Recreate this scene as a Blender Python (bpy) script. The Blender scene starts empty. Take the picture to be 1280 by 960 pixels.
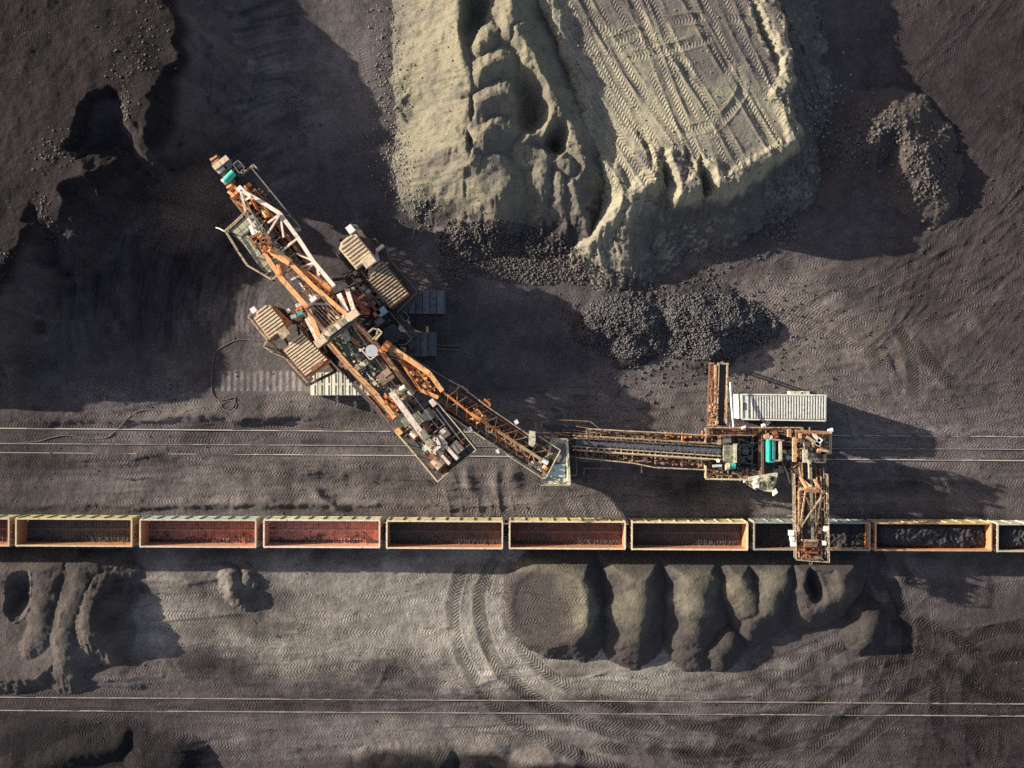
import bpy, bmesh, math, random
import numpy as np
from mathutils import Vector, Matrix
C = bpy.context.scene.collection
S = bpy.context.scene
# ------------------------------------------------------------------ camera, sky, sun, exposure
CAMH = 110.0            # drone height over the rail level, metres
FPX = 1170.0            # focal length in pixels of a 1280 px wide picture
cam = bpy.data.cameras.new('camera'); cam_o = bpy.data.objects.new('camera', cam); C.objects.link(cam_o)
cam_o.location = (0, 0, CAMH); cam_o.rotation_euler = (0, 0, 0)
cam.sensor_width = 36.0; cam.lens = 36.0 * FPX / 1280.0
cam.clip_start = 1.0; cam.clip_end = 3000.0
S.camera = cam_o
SUND = Vector((3.2, -1.0, -1.0)).normalized()      # the way the light travels
w = bpy.data.worlds.new('World'); S.world = w; w.use_nodes = True
nt = w.node_tree; bg = nt.nodes['Background']
sk = nt.nodes.new('ShaderNodeTexSky'); sk.sky_type = 'NISHITA'; sk.sun_disc = False
sk.sun_elevation = math.radians(16.6); sk.sun_rotation = math.radians(287.4)
sk.air_density = 1.0; sk.dust_density = 1.2; sk.ozone_density = 1.0
tint = nt.nodes.new('ShaderNodeMix'); tint.data_type = 'RGBA'; tint.blend_type = 'MULTIPLY'; tint.inputs['Factor'].default_value = 1.0
tint.inputs['B'].default_value = (1.0, .81, .74, 1)        # sky light graded slightly mauve, as the photograph's shade implies
nt.links.new(sk.outputs[0], tint.inputs['A']); nt.links.new(tint.outputs['Result'], bg.inputs[0]); bg.inputs[1].default_value = 0.115
sl = bpy.data.lights.new('sun', 'SUN'); sl.energy = 5.0; sl.angle = math.radians(0.55); sl.color = (1.0, 0.90, 0.74)
so = bpy.data.objects.new('sun', sl); C.objects.link(so)
so.rotation_euler = SUND.to_track_quat('-Z', 'Y').to_euler(); so.location = (-60, 20, 40)
S.view_settings.view_transform = 'Standard'; S.view_settings.look = 'None'
S.view_settings.gamma = 1.0; S.view_settings.exposure = 0.95
S.view_settings.use_curve_mapping = False
S.cycles.max_bounces = 4; S.cycles.diffuse_bounces = 2; S.cycles.glossy_bounces = 2
S.cycles.use_denoising = False

# ------------------------------------------------------------------ helpers: places read off the survey picture at a given height
def W(px, py, z=0.0):
    k = (CAMH - z) / FPX
    return Vector(((px - 640.0) * k, (480.0 - py) * k, z))
def G(px, py, z=0.0):
    k = (CAMH - z) / FPX
    return ((px - 640.0) * k, (480.0 - py) * k)

# ------------------------------------------------------------------ materials
MATS = {}
def nodes(m):
    m.use_nodes = True
    return m.node_tree, m.node_tree.nodes['Principled BSDF']
def mat(name, col, rough=0.7, metal=0.0, col2=None, nscale=1.2, namt=0.5, bump=0.0, bscale=8.0, dirt=0.0, dirtcol=(0.03, 0.028, 0.028)):
    """painted / rusty surface: two tones mixed by blotchy noise, soot patches, fine relief"""
    if name in MATS: return MATS[name]
    m = bpy.data.materials.new(name); t, b = nodes(m)
    tc = t.nodes.new('ShaderNodeTexCoord')
    n = t.nodes.new('ShaderNodeTexNoise'); n.inputs['Scale'].default_value = nscale; n.inputs['Detail'].default_value = 6; n.inputs['Roughness'].default_value = 0.7
    t.links.new(tc.outputs['Object'], n.inputs['Vector'])
    cr = t.nodes.new('ShaderNodeValToRGB'); cr.color_ramp.elements[0].position = 0.5 - 0.25 * namt - .02; cr.color_ramp.elements[1].position = 0.5 + 0.25 * namt
    c2 = col2 or tuple(c * 0.62 for c in col)
    cr.color_ramp.elements[0].color = (*c2, 1); cr.color_ramp.elements[1].color = (*col, 1)
    t.links.new(n.outputs[0], cr.inputs[0]); out = cr.outputs[0]
    if dirt > 0:
        n2 = t.nodes.new('ShaderNodeTexNoise'); n2.inputs['Scale'].default_value = nscale * 2.3; n2.inputs['Detail'].default_value = 8; n2.inputs['Roughness'].default_value = 0.75
        t.links.new(tc.outputs['Object'], n2.inputs['Vector'])
        r2 = t.nodes.new('ShaderNodeValToRGB'); r2.color_ramp.elements[0].position = 0.62 - 0.3 * dirt; r2.color_ramp.elements[1].position = 0.72 - 0.2 * dirt
        r2.color_ramp.elements[0].color = (0, 0, 0, 1); r2.color_ramp.elements[1].color = (1, 1, 1, 1)
        t.links.new(n2.outputs[0], r2.inputs[0])
        mx = t.nodes.new('ShaderNodeMix'); mx.data_type = 'RGBA'
        mx.inputs['B'].default_value = (*dirtcol, 1)
        t.links.new(r2.outputs[0], mx.inputs['Factor']); t.links.new(out, mx.inputs['A']); out = mx.outputs['Result']
    t.links.new(out, b.inputs['Base Color'])
    b.inputs['Roughness'].default_value = rough; b.inputs['Metallic'].default_value = metal
    if bump > 0:
        bp = t.nodes.new('ShaderNodeBump'); bp.inputs['Strength'].default_value = 1.0; bp.inputs['Distance'].default_value = bump
        nb = t.nodes.new('ShaderNodeTexNoise'); nb.inputs['Scale'].default_value = bscale; nb.inputs['Detail'].default_value = 5
        t.links.new(tc.outputs['Object'], nb.inputs['Vector']); t.links.new(nb.outputs[0], bp.inputs['Height']); t.links.new(bp.outputs[0], b.inputs['Normal'])
    MATS[name] = m
    return m

def soil_material():
    """soil: its colour, some painted shade included, is a vertex attribute (coal slack, grey soil, pale spoil); tyre treads are fine relief laid along the tracks"""
    m = bpy.data.materials.new('soil'); t, b = nodes(m); N = t.nodes; L = t.links
    geo = N.new('ShaderNodeNewGeometry')
    at = N.new('ShaderNodeAttribute'); at.attribute_name = 'soil_colour'
    tr = N.new('ShaderNodeAttribute'); tr.attribute_name = 'tread'
    sp = N.new('ShaderNodeSeparateXYZ'); L.new(tr.outputs['Vector'], sp.inputs[0])
    def math_(op, a, b_=None, c=None):
        n = N.new('ShaderNodeMath'); n.operation = op
        for i, v in enumerate((a, b_, c)):
            if v is None: continue
            if isinstance(v, (int, float)): n.inputs[i].default_value = v
            else: L.new(v, n.inputs[i])
        return n.outputs[0]
    def noise(scale, detail=6, rough=0.65):
        n = N.new('ShaderNodeTexNoise'); n.inputs['Scale'].default_value = scale; n.inputs['Detail'].default_value = detail; n.inputs['Roughness'].default_value = rough
        L.new(geo.outputs['Position'], n.inputs['Vector']); return n.outputs[0]
    # colour: mottling and pale specks
    n1 = noise(0.9, 8, 0.7); n2 = noise(7.0, 6, 0.75)
    f1 = math_('MULTIPLY_ADD', n1, 0.9, 0.55); f2 = math_('MULTIPLY_ADD', n2, 1.3, 0.35)
    f = math_('MULTIPLY', f1, f2)
    vm = N.new('ShaderNodeVectorMath'); vm.operation = 'SCALE'; L.new(at.outputs['Color'], vm.inputs[0]); L.new(f, vm.inputs['Scale'])
    vo = N.new('ShaderNodeTexVoronoi'); vo.inputs['Scale'].default_value = 2.6; L.new(geo.outputs['Position'], vo.inputs['Vector'])
    sc = N.new('ShaderNodeSeparateColor'); L.new(vo.outputs['Color'], sc.inputs[0])
    speck = math_('MULTIPLY', math_('LESS_THAN', vo.outputs['Distance'], 0.13), math_('GREATER_THAN', sc.outputs[0], 0.90))
    mx = N.new('ShaderNodeMix'); mx.data_type = 'RGBA'; mx.inputs['B'].default_value = (0.26, 0.25, 0.22, 1)
    L.new(math_('MULTIPLY', speck, 0.6), mx.inputs['Factor']); L.new(vm.outputs[0], mx.inputs['A']); L.new(mx.outputs['Result'], b.inputs['Base Color'])
    b.inputs['Roughness'].default_value = 0.95; b.inputs['Specular IOR Level'].default_value = 0.15
    # relief: chevron lugs of tyres (phase in x, depth in y), grit and clods
    s = math_('SINE', math_('MULTIPLY', sp.outputs[0], 2 * math.pi))
    s = math_('MULTIPLY', math_('MULTIPLY_ADD', s, 0.5, 0.5), sp.outputs[1])
    lug = math_('MULTIPLY', s, math_('MULTIPLY_ADD', n1, 1.2, 0.7))  # lugs worn unevenly
    g1 = math_('MULTIPLY', noise(2.2, 8, 0.72), 0.24)
    g2 = math_('MULTIPLY', noise(13.0, 4, 0.6), 0.05)
    h = math_('ADD', math_('ADD', lug, g1), g2)
    bp = N.new('ShaderNodeBump'); bp.inputs['Strength'].default_value = 0.8; bp.inputs['Distance'].default_value = 1.0
    L.new(h, bp.inputs['Height']); L.new(bp.outputs[0], b.inputs['Normal'])
    return m
SOIL = soil_material()

# ------------------------------------------------------------------ object bookkeeping
def tag(o, label=None, cat=None, group=None, kind=None):
    if label: o['label'] = label
    if cat: o['category'] = cat
    if group: o['group'] = group
    if kind: o['kind'] = kind
    return o

# ------------------------------------------------------------------ terrain: one height field, cut into the ground and the heaps that lie on it
rng = np.random.default_rng(7)
def axis(lo, hi, step, far):
    mid = np.arange(lo, hi + 1e-6, step)
    out = [mid[-1]]; d = step
    while out[-1] < far: d *= 1.22; out.append(out[-1] + d)
    left = [mid[0]]; d = step
    while left[-1] > -far: d *= 1.22; left.append(left[-1] - d)
    return np.array(left[:0:-1] + list(mid) + out[1:])
XS = axis(-64.0, 64.0, 0.135, 900.0); YS = axis(-48.5, 48.5, 0.135, 900.0)
NX, NY = len(XS), len(YS)
X, Y = np.meshgrid(XS, YS)
_lat = rng.random((256, 256)).astype(np.float32)
def vnoise(x, y):
    xi = np.floor(x).astype(np.int64); yi = np.floor(y).astype(np.int64)
    fx = (x - xi).astype(np.float32); fy = (y - yi).astype(np.float32)
    fx = fx * fx * fx * (fx * (fx * 6 - 15) + 10); fy = fy * fy * fy * (fy * (fy * 6 - 15) + 10)
    x0 = xi & 255; x1 = (xi + 1) & 255; y0 = yi & 255; y1 = (yi + 1) & 255
    a = _lat[y0, x0]; b = _lat[y0, x1]; c = _lat[y1, x0]; d = _lat[y1, x1]
    return (a + (b - a) * fx) * (1 - fy) + (c + (d - c) * fx) * fy - 0.5
def fbm(x, y, scale, octaves=4, gain=0.5, ox=0.0, ridge=False):
    r = 0; a = 1.0; f = 1.0 / scale
    for i in range(octaves):
        n = vnoise(x * f + 13.7 * i + ox, y * f + 5.1 * i + ox * 1.7)
        if ridge: n = 0.5 - 2 * np.abs(n)
        r = r + a * n; a *= gain; f *= 2.03
    return r
WX = X + 1.5 * fbm(X, Y, 6.0, 4, 0.55, 3.0); WY = Y + 1.5 * fbm(X, Y, 6.0, 4, 0.55, 31.0)     # warped coordinates for ragged outlines
SX = X + 0.7 * fbm(X, Y, 3.5, 4, 0.6, 53.0); SY = Y + 0.7 * fbm(X, Y, 3.5, 4, 0.6, 71.0)
def box(pts, pad):
    xs = [p[0] for p in pts]; ys = [p[1] for p in pts]
    i0 = max(0, np.searchsorted(XS, min(xs) - pad)); i1 = min(NX, np.searchsorted(XS, max(xs) + pad) + 1)
    j0 = max(0, np.searchsorted(YS, min(ys) - pad)); j1 = min(NY, np.searchsorted(YS, max(ys) + pad) + 1)
    return slice(j0, j1), slice(i0, i1)
def ridge(H, pts, slope=0.68, r=0.35, warp=1, zmin=-1.0):
    """pile tipped along a line: pts are picture points with heights; flanks at the angle of repose"""
    P = [(*G(*p), p[2]) for p in pts]
    if len(P) == 1: P = P * 2
    sl = box(P, max(p[2] for p in P) / slope + 3)
    x = (WX if warp == 1 else SX if warp == 2 else X)[sl]; y = (WY if warp == 1 else SY if warp == 2 else Y)[sl]
    out = H[sl]
    for (x0, y0, z0), (x1, y1, z1) in zip(P, P[1:]):
        dx, dy = x1 - x0, y1 - y0; L2 = dx * dx + dy * dy + 1e-9
        t = np.clip(((x - x0) * dx + (y - y0) * dy) / L2, 0, 1)
        d = np.hypot(x - x0 - t * dx, y - y0 - t * dy)
        z = z0 + t * (z1 - z0) - slope * (np.sqrt(d * d + r * r) - r)
        np.maximum(out, z, out=out)
    H[sl] = out
def sdist(pts, x, y):
    """signed distance to a polygon, negative inside"""
    d = np.full(x.shape, 1e9); ins = np.zeros(x.shape, bool)
    n = len(pts)
    for i in range(n):
        x0, y0 = pts[i][:2]; x1, y1 = pts[(i + 1) % n][:2]
        dx, dy = x1 - x0, y1 - y0; L2 = dx * dx + dy * dy + 1e-9
        t = np.clip(((x - x0) * dx + (y - y0) * dy) / L2, 0, 1)
        np.minimum(d, np.hypot(x - x0 - t * dx, y - y0 - t * dy), out=d)
        c = ((y0 > y) != (y1 > y)) & (x < (x1 - x0) * (y - y0) / (y1 - y0 + 1e-12) + x0)
        ins ^= c
    return np.where(ins, -d, d)
def plateau(H, pts, idw=False, slope=0.8, berm=0.0, bw=1.0, warp=1, rough=0.0):
    """flat-topped bank; pts = picture points with heights, ztop = plane a + b*x + c*y fitted to them"""
    P = [(*G(*p), p[2]) for p in pts]
    sl = box(P, max(p[2] for p in P) / slope + 3)
    x = (WX if warp == 1 else SX if warp == 2 else X)[sl]; y = (WY if warp == 1 else SY if warp == 2 else Y)[sl]
    A = np.array([[1, p[0], p[1]] for p in P]); co = np.linalg.lstsq(A, np.array([p[2] for p in P]), rcond=None)[0]
    zt = co[0] + co[1] * X[sl] + co[2] * Y[sl]
    zt = np.clip(zt, min(p[2] for p in P), max(p[2] for p in P))
    if idw:
        sw = 0; sz = 0
        for p in P:
            k = 1.0 / ((X[sl] - p[0]) ** 2 + (Y[sl] - p[1]) ** 2 + 4.0) ** 1.5; sw = sw + k; sz = sz + k * p[2]
        zt = sz / sw
    d = sdist(P, x, y)
    if rough: d = d + rough * fbm(X[sl], Y[sl], 2.2, 4, 0.6, 7.0)
    z = zt - slope * np.maximum(d, 0) + berm * np.exp(-((d + bw) / bw) ** 2)
    H[sl] = np.maximum(H[sl], z)
def dent(H, px, py, z, rx, ry, depth, ang=0.0, warp=2):
    """scooped hollow"""
    cx, cy = G(px, py, z); R = max(rx, ry) * 2.5
    sl = box([(cx, cy)], R)
    x = SX[sl] - cx; y = SY[sl] - cy; a = math.radians(ang)
    u = (x * math.cos(a) + y * math.sin(a)) / rx; v = (-x * math.sin(a) + y * math.cos(a)) / ry
    q = np.sqrt(u * u + v * v)
    H[sl] -= depth * np.clip(1.15 - q, 0, 1) ** 0.8 / 1.1

NEG = -50.0
base = np.zeros_like(X)
far = np.clip((np.hypot(X, Y) - 75) / 60, 0, 1)
base += far * 4.0 * fbm(X, Y, 90.0, 3, 0.5, 2.0)
base += 0.35 * fbm(X, Y, 22.0, 3, 0.5, 9.0)
railband = np.zeros_like(X)
for gy, hw in ((551, 2.6), (667, 2.6), (883, 2.2)):
    wy = G(0, gy)[1]; railband = np.maximum(railband, np.clip(1.6 - np.abs(Y - wy) / hw, 0, 1))
base *= (1 - railband)
def bell(px, py, rx, ry, h, ang=0, z=0):
    cx, cy = G(px, py, z); a = math.radians(ang)
    x = SX - cx; y = SY - cy
    u = (x * math.cos(a) + y * math.sin(a)) / rx; v = (-x * math.sin(a) + y * math.cos(a)) / ry
    return h * np.exp(-(u * u + v * v))

# --- the worked bench in the upper left: a high floor with a ragged, scalloped edge
bench = np.full_like(X, NEG)
edge = [(-60, -500, 6), (60, -220, 6), (138, -94, 6), (175, -45, 6), (210, 10, 6), (236, 66, 6.2), (212, 84, 6.5), (190, 120, 7.2), (182, 166, 7.6), (166, 150, 7), (152, 118, 6.5), (118, 108, 6.5), (92, 135, 6.8), (84, 178, 7.2),
        (120, 216, 7.8), (84, 232, 6.2), (72, 290, 5.2), (52, 262, 5.4), (30, 300, 6), (10, 338, 6.4), (-22, 362, 6.4), (-50, 430, 6.2), (-500, 470, 6), (-700, -500, 6)]
plateau(bench, edge, idw=True, slope=1.15, warp=1, rough=.8)
# loose apron under the edge
ap = [(p[0] + 6, p[1] + 10, 3.0) for p in edge[:2]] + [(250, -300, 3), (244, -60, 3.4), (242, 60, 3.4)] + [(p[0] + 6, p[1] + 10, 3.0) for p in edge[6:-2]] + [(-500, 480, 3), (-700, -500, 3)]
plateau(bench, ap, slope=0.62, warp=1, rough=1.4)
base = np.maximum(base, np.where(bench > 0, bench, NEG))
# the cut swept out by the digging wheel: rings round the slewing centre
cx0, cy0 = G(430, 400)
rr = np.hypot(X - cx0, Y - cy0); th = np.arctan2(Y - cy0, X - cx0)
insec = np.clip((-(X - cx0) - 3) / 6, 0, 1) * np.clip((Y - cy0 + 5.0) / 5, 0, 1)
R0 = 24.0 + 0.5 * fbm(X, Y, 9, 3, .5, 4.0)
step = np.clip((rr - R0) / 1.1, 0, 1); step = step * step * (3 - 2 * step)
base += insec * (1.3 * step * np.clip(1 - (rr - R0) / 22, 0, 1) - 0.1)
base += insec * np.clip((rr - 8) / 3, 0, 1) * np.clip((40 - rr) / 8, 0, 1) * (0.018 + .04 * np.clip((rr - 14) / 6, 0, 1)) * np.sin((rr + 0.3 * fbm(X, Y, 5, 3, .5, 6.)) * 2 * math.pi / 0.62) * np.clip(.6 + 2 * fbm(X, Y, 4, 2, .5, 26.), 0, 1.3) * np.clip(1.2 - (base - 1.5) / 2, 0, 1)
# low rubble bank at the left margin and round the pit
for a in ((15, 400, 2.6, 5.5, 1.3, 10), (30, 470, 3.0, 3.0, 0.9, 0), (150, 490, 5, 1.4, .5, 8), (375, 150, 2.5, 6, .8, 20)):
    base += bell(*a)
# the lower right foot of the ground, banks at the bottom margin, spoil windrows by the rails
for a in ((120, 935, 5, 1.6, .4, 10), (520, 956, 3.5, 1.4, .3, 0), (610, 938, 3, 1.6, .7, 0), (690, 962, 6, 1.4, .9, 0),
          (450, 590, 8, .8, .35, 0), (560, 602, 1.3, 2.2, .3, 10), (585, 600, .7, 2.0, .3, 5), (620, 602, .7, 2.2, .28, -5), (645, 596, .8, 2.2, .28, 0),
          (300, 520, 9, .7, .55, 0), (340, 518, 3, .9, .4, 0), (200, 523, 14, .5, .25, 0), (200, 630, 40, .5, .28, 0), (330, 628, 18, .45, .25, 0),
          (60, 520, 8, .8, .4, 0), (400, 620, 3.2, .5, .5, -30), (150, 572, 12, .7, .35, 0), (380, 585, 6, .5, .3, 0), (1180, 540, 14, .5, .25, 0), (1090, 610, 9, 3, .4, 0), (480, 845, 2.4, .35, .09, 60), (600, 850, 3.4, .6, .2, 20),
          (140, 846, 7, .9, .45, -8), (60, 700, 8, .7, .5, 12), (220, 722, 8, .4, .2, 4)):
    base += bell(*a)
for P_ in ([(50, 962, 1.0), (95, 944, 1.2), (140, 930, 1.1)], [(182, 952, 1.5), (208, 955, 1.7), (226, 975, 1.5)], [(20, 970, 1.1)], [(462, 968, 1.0), (505, 958, 1.1), (548, 964, 1.0)], [(598, 968, .9)], [(660, 970, 1.3), (720, 972, 1.2)]):
    ridge(base, P_, .6, .8, 1)
rw = random.Random(21)
for _ in range(150):                                   # scrape marks and small windrows left by the dozer
    px_, py_ = rw.uniform(-20, 1290), rw.choice((rw.uniform(495, 645), rw.uniform(715, 950), rw.uniform(840, 955)))
    cx_, cy_ = G(px_, py_); rx_ = rw.uniform(2, 9); ry_ = rw.uniform(.12, .3); a_ = math.radians(rw.gauss(0, 5)); h_ = rw.uniform(.03, .13) * rw.choice((-1, 1, 1))
    q_ = box([(cx_, cy_)], rx_ * 1.8); x_ = SX[q_] - cx_; y_ = (.6 * Y + .4 * SY)[q_] - cy_
    u_ = (x_ * math.cos(a_) + y_ * math.sin(a_)) / rx_; v_ = (-x_ * math.sin(a_) + y_ * math.cos(a_)) / ry_
    base[q_] += h_ * np.exp(-(u_ * u_ + v_ * v_))
base += 0.10 * fbm(X, Y, 2.6, 4, 0.6, 12.0) * (1 - 0.7 * railband)
# ---- heaps (each is a thing of its own that lies on the ground)
HEAPS = []
def heap(name, label, cat, group=None):
    h = np.full_like(X, NEG); HEAPS.append([name, label, cat, group, h]); return h
h1 = heap('spoil_heap', 'tall pale spoil heap of tipped cones with sharp ridges and hollows beside the excavator', 'spoil heap')
ridge(h1, [(604, -120, 6.6), (574, -40, 6.4), (574, 20, 6.6), (582, 66, 6.8), (588, 100, 6.8)], .80, .15)
ridge(h1, [(650, -120, 6.8), (641, 0, 6.8), (642, 42, 7.1)], .78, .15)
ridge(h1, [(612, 52, 7.3)], .76, .2); ridge(h1, [(606, 86, 7.5), (638, 78, 7.2)], .74, .2)
ridge(h1, [(604, 126, 7.4), (640, 116, 6.9)], .74, .2)
ridge(h1, [(604, 166, 7.0), (634, 158, 6.4)], .72, .2)
ridge(h1, [(582, 172, 6.5), (584, 192, 6.2), (596, 214, 5.4)], .74, .3)
ridge(h1, [(618, 218, 5.5), (604, 205, 5.8)], .72, 1.0)
ridge(h1, [(646, 40, 7.2), (660, 64, 7.1), (672, 92, 6.9), (692, 118, 6.5), (697, 132, 6.3), (688, 152, 6.1), (664, 166, 6.0), (650, 178, 5.6)], .85, .12, 2)
ridge(h1, [(700, 136, 6.3), (716, 156, 6.0), (728, 178, 5.7), (732, 205, 5.2), (716, 228, 4.5)], .85, .12, 2)
ridge(h1, [(650, 178, 5.6), (672, 196, 5.4), (690, 190, 5.6), (712, 200, 5.4)], .75, .2, 2)
ridge(h1, [(676, 198, 5.4), (676, 232, 4.7), (680, 262, 3.6), (684, 286, 2.2)], .74, .2, 2)
ridge(h1, [(716, 226, 4.9), (722, 258, 4.0), (736, 290, 2.6)], .74, .15, 2)
ridge(h1, [(698, 218, 5.0), (700, 250, 4.1), (706, 284, 2.6)], .74, .15, 2)
ridge(h1, [(562, 258, 2.0), (584, 268, 2.2)], .5, .8)
base += .35 * fbm(X, Y, 5.0, 5, .6, 44.) * insec * np.clip((rr - 12) / 5, 0, 1)
dent(h1, 592, 8, 6, 1.4, 4.2, 3.2, -8); dent(h1, 664, 128, 6, 1.9, 3.2, 2.8, 15); dent(h1, 698, 172, 5.5, 1.3, 2.2, 2.8, -20)
dent(h1, 584, 176, 6, .35, 1.6, 1.2, 8); dent(h1, 588, 132, 6.5, .3, 1.2, .9, 0)
dent(h1, 520, 132, 2, 2.0, 1.6, 1.3, 20); dent(h1, 545, 276, 1.5, 2.4, 2.0, 1.0, 0)
h2 = heap('spoil_heap', 'wide flat-topped grey spoil heap crossed by tyre tracks, right of the pale ridges', 'spoil heap')
plateau(h2, [(672, -300, 5.3), (676, 0, 5.1), (716, 90, 4.5), (744, 190, 3.6), (776, 247, 4.2), (794, 247, 4.9), (832, 222, 6.0), (838, 206, 6.2), (850, 244, 6.4), (878, 236, 6.5), (884, 212, 6.5),
             (898, 238, 6.5), (926, 226, 6.3), (960, 200, 5.8), (999, 180, 5.3), (998, 158, 5.1), (982, 122, 4.9), (990, 98, 4.8), (992, 68, 4.7), (966, 0, 4.6), (930, -300, 4.6)], slope=1.9, idw=True, berm=.5, bw=.7, warp=2, rough=.4)
plateau(h2, [(672, -300, 2.2), (760, 250, 2.4), (800, 262, 3.0), (900, 252, 3.4), (985, 205, 3.0), (1000, 120, 2.6), (985, 0, 2.4), (950, -300, 2.4)], idw=True, slope=.62, warp=2, rough=.8)
ridge(h2, [(784, 247, 5.0), (764, 278, 4.0), (744, 302, 2.9), (752, 316, 2.2)], .78, .15, 2)
ridge(h2, [(794, 248, 5.0), (780, 300, 2.8), (776, 330, 1.2)], .55, .4, 2)
ridge(h2, [(826, 240, 4.2), (822, 300, 1.8)], .55, .4, 2)
dent(h2, 736, 262, 2.5, 2.0, 3.4, 2.0, -25); dent(h2, 838, 214, 6.2, .8, 2.4, 1.6, 18); dent(h2, 886, 216, 6.4, .7, 2.2, 1.5, 15)
dent(h2, 812, 190, 6, .45, 4.6, .5, 28); dent(h2, 866, 205, 6, .5, 2.4, .5, 24); dent(h2, 960, 50, 4.8, .6, 5.2, .9, 22)
h3 = heap('coal_heap', 'long low heap of black coal lumps under the feeder boom', 'coal heap')
ridge(h3, [(744, 404, 1.2), (775, 398, 1.7), (806, 404, 1.6), (826, 400, 1.1)], .55, .5, 1)
ridge(h3, [(848, 398, 1.6), (872, 402, 2.2), (905, 398, 1.9), (935, 400, 1.3), (960, 406, .6)], .6, .5, 1)
ridge(h3, [(880, 408, 2.1), (892, 430, 1.9)], .62, .5, 1); ridge(h3, [(780, 425, .9), (790, 440, .7)], .45, 1.0)
h4 = heap('gravel_mound', 'horseshoe of stony gravel on the dark ground at upper right', 'gravel mound')
ridge(h4, [(1046, 225, 1.2), (1062, 185, 2.0), (1096, 160, 2.1), (1134, 160, 2.2), (1152, 184, 2.4), (1162, 208, 2.1), (1176, 236, 1.2)], .5, .5, 1)
ridge(h4, [(1128, 192, 1.4), (1136, 225, .8)], .6, .3); dent(h4, 1112, 196, 1, 1.6, 2.4, 1.4)
# row of tipped heaps under the train
g5 = 'row of tipped heaps below the train'
hb = heap('tipped_heap', 'olive topped tipped heap with tyre tracks running up its ramp, leftmost of the row', 'soil heap', g5)
plateau(hb, [(668, 700, 1.6), (700, 692, 2.4), (722, 710, 2.4), (737, 738, 2.6), (741, 765, 2.6), (736, 792, 2.6), (720, 806, 2.2), (690, 808, 1.8), (655, 800, .6), (636, 780, .15), (636, 730, .15)], slope=.85, warp=2, berm=.2, bw=.6)
hb = heap('tipped_heap', 'rounded tipped heap, second from the left in the row under the train', 'soil heap', g5)
ridge(hb, [(792, 700, 2.5), (800, 740, 3.0), (798, 768, 3.0), (794, 797, 2.1), (792, 808, 1.6)], .95, 2.2, 2)
hb = heap('tipped_heap', 'tipped heap with a bright crest, longest of the row and third from the left', 'soil heap', g5)
ridge(hb, [(864, 700, 2.4), (874, 735, 2.8), (874, 764, 3.0), (868, 792, 2.2), (868, 810, 1.5)], .95, 2.2, 2)
hb = heap('tipped_heap', 'small dome of dark soil at the foot of the longest tipped heap', 'soil heap', g5)
ridge(hb, [(912, 802, 1.6), (902, 816, 1.5)], .95, 1.2, 2)
hb = heap('tipped_heap', 'tipped heap with two blunt spurs, left of the boom end', 'soil heap', g5)
ridge(hb, [(922, 700, 2.3), (926, 735, 2.5), (938, 762, 2.3)], .95, 1.3, 2); ridge(hb, [(962, 700, 2.3), (974, 730, 2.5), (958, 758, 2.5), (944, 776, 1.9)], .95, 1.6, 2)
hb = heap('tipped_heap', 'tipped heap with a deep hollow in its top, just under the boom end', 'soil heap', g5)
ridge(hb, [(1006, 702, 2.1), (1006, 735, 2.3), (1014, 762, 2.0), (1034, 756, 2.3), (1052, 736, 2.4), (1052, 705, 2.2), (1028, 704, 2.1)], .9, .9, 2); ridge(hb, [(1030, 730, 1.9)], .8, 1.6, 2); dent(hb, 1020, 735, 2.0, 1.0, 1.8, 1.6, 15)
hb = heap('tipped_heap', 'lowest dark dome at the right end of the row of tipped heaps', 'soil heap', g5)
ridge(hb, [(1076, 764, .9), (1092, 780, 1.4), (1084, 798, 1.6)], .95, 1.2, 2)
h6 = heap('earth_bank', 'scooped earth bank with a deep dark bite in its right side at the left edge', 'earth bank')
plateau(h6, [(-300, 706, 1.7), (20, 702, 1.6), (60, 706, 1.6), (112, 718, 1.3), (118, 740, 1.6), (104, 790, 1.6), (100, 812, 1.4), (80, 824, 1.3), (50, 842, 1.1), (20, 848, 1.1), (-300, 850, 1.2)], idw=True, slope=.55, warp=2, rough=.2)
ridge(h6, [(172, 712, .3), (142, 716, .9), (122, 730, 1.8), (111, 750, 2.4), (106, 775, 2.9), (110, 792, 3.0), (124, 808, 1.9), (140, 818, .8)], .8, .5, 0)
ridge(h6, [(96, 716, 1.9), (88, 745, 2.35), (76, 785, 2.1), (77, 828, 1.5)], .42, .5, 1)
ridge(h6, [(-80, 720, 2.4), (36, 712, 2.1), (50, 735, 2.3), (52, 775, 1.9), (30, 805, 1.6)], .42, .7, 1); dent(h6, 20, 745, 2.4, 1.3, 3.0, 1.8, -12)
h7 = heap('soil_pile', 'small lone pile of soil just under the third wagon from the left', 'soil pile')
ridge(h7, [(284, 720, 1.1), (292, 738, 1.5), (302, 752, 1.2)], .8, .2, 2); ridge(h7, [(308, 722, .8)], .6, .3, 2)
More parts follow.
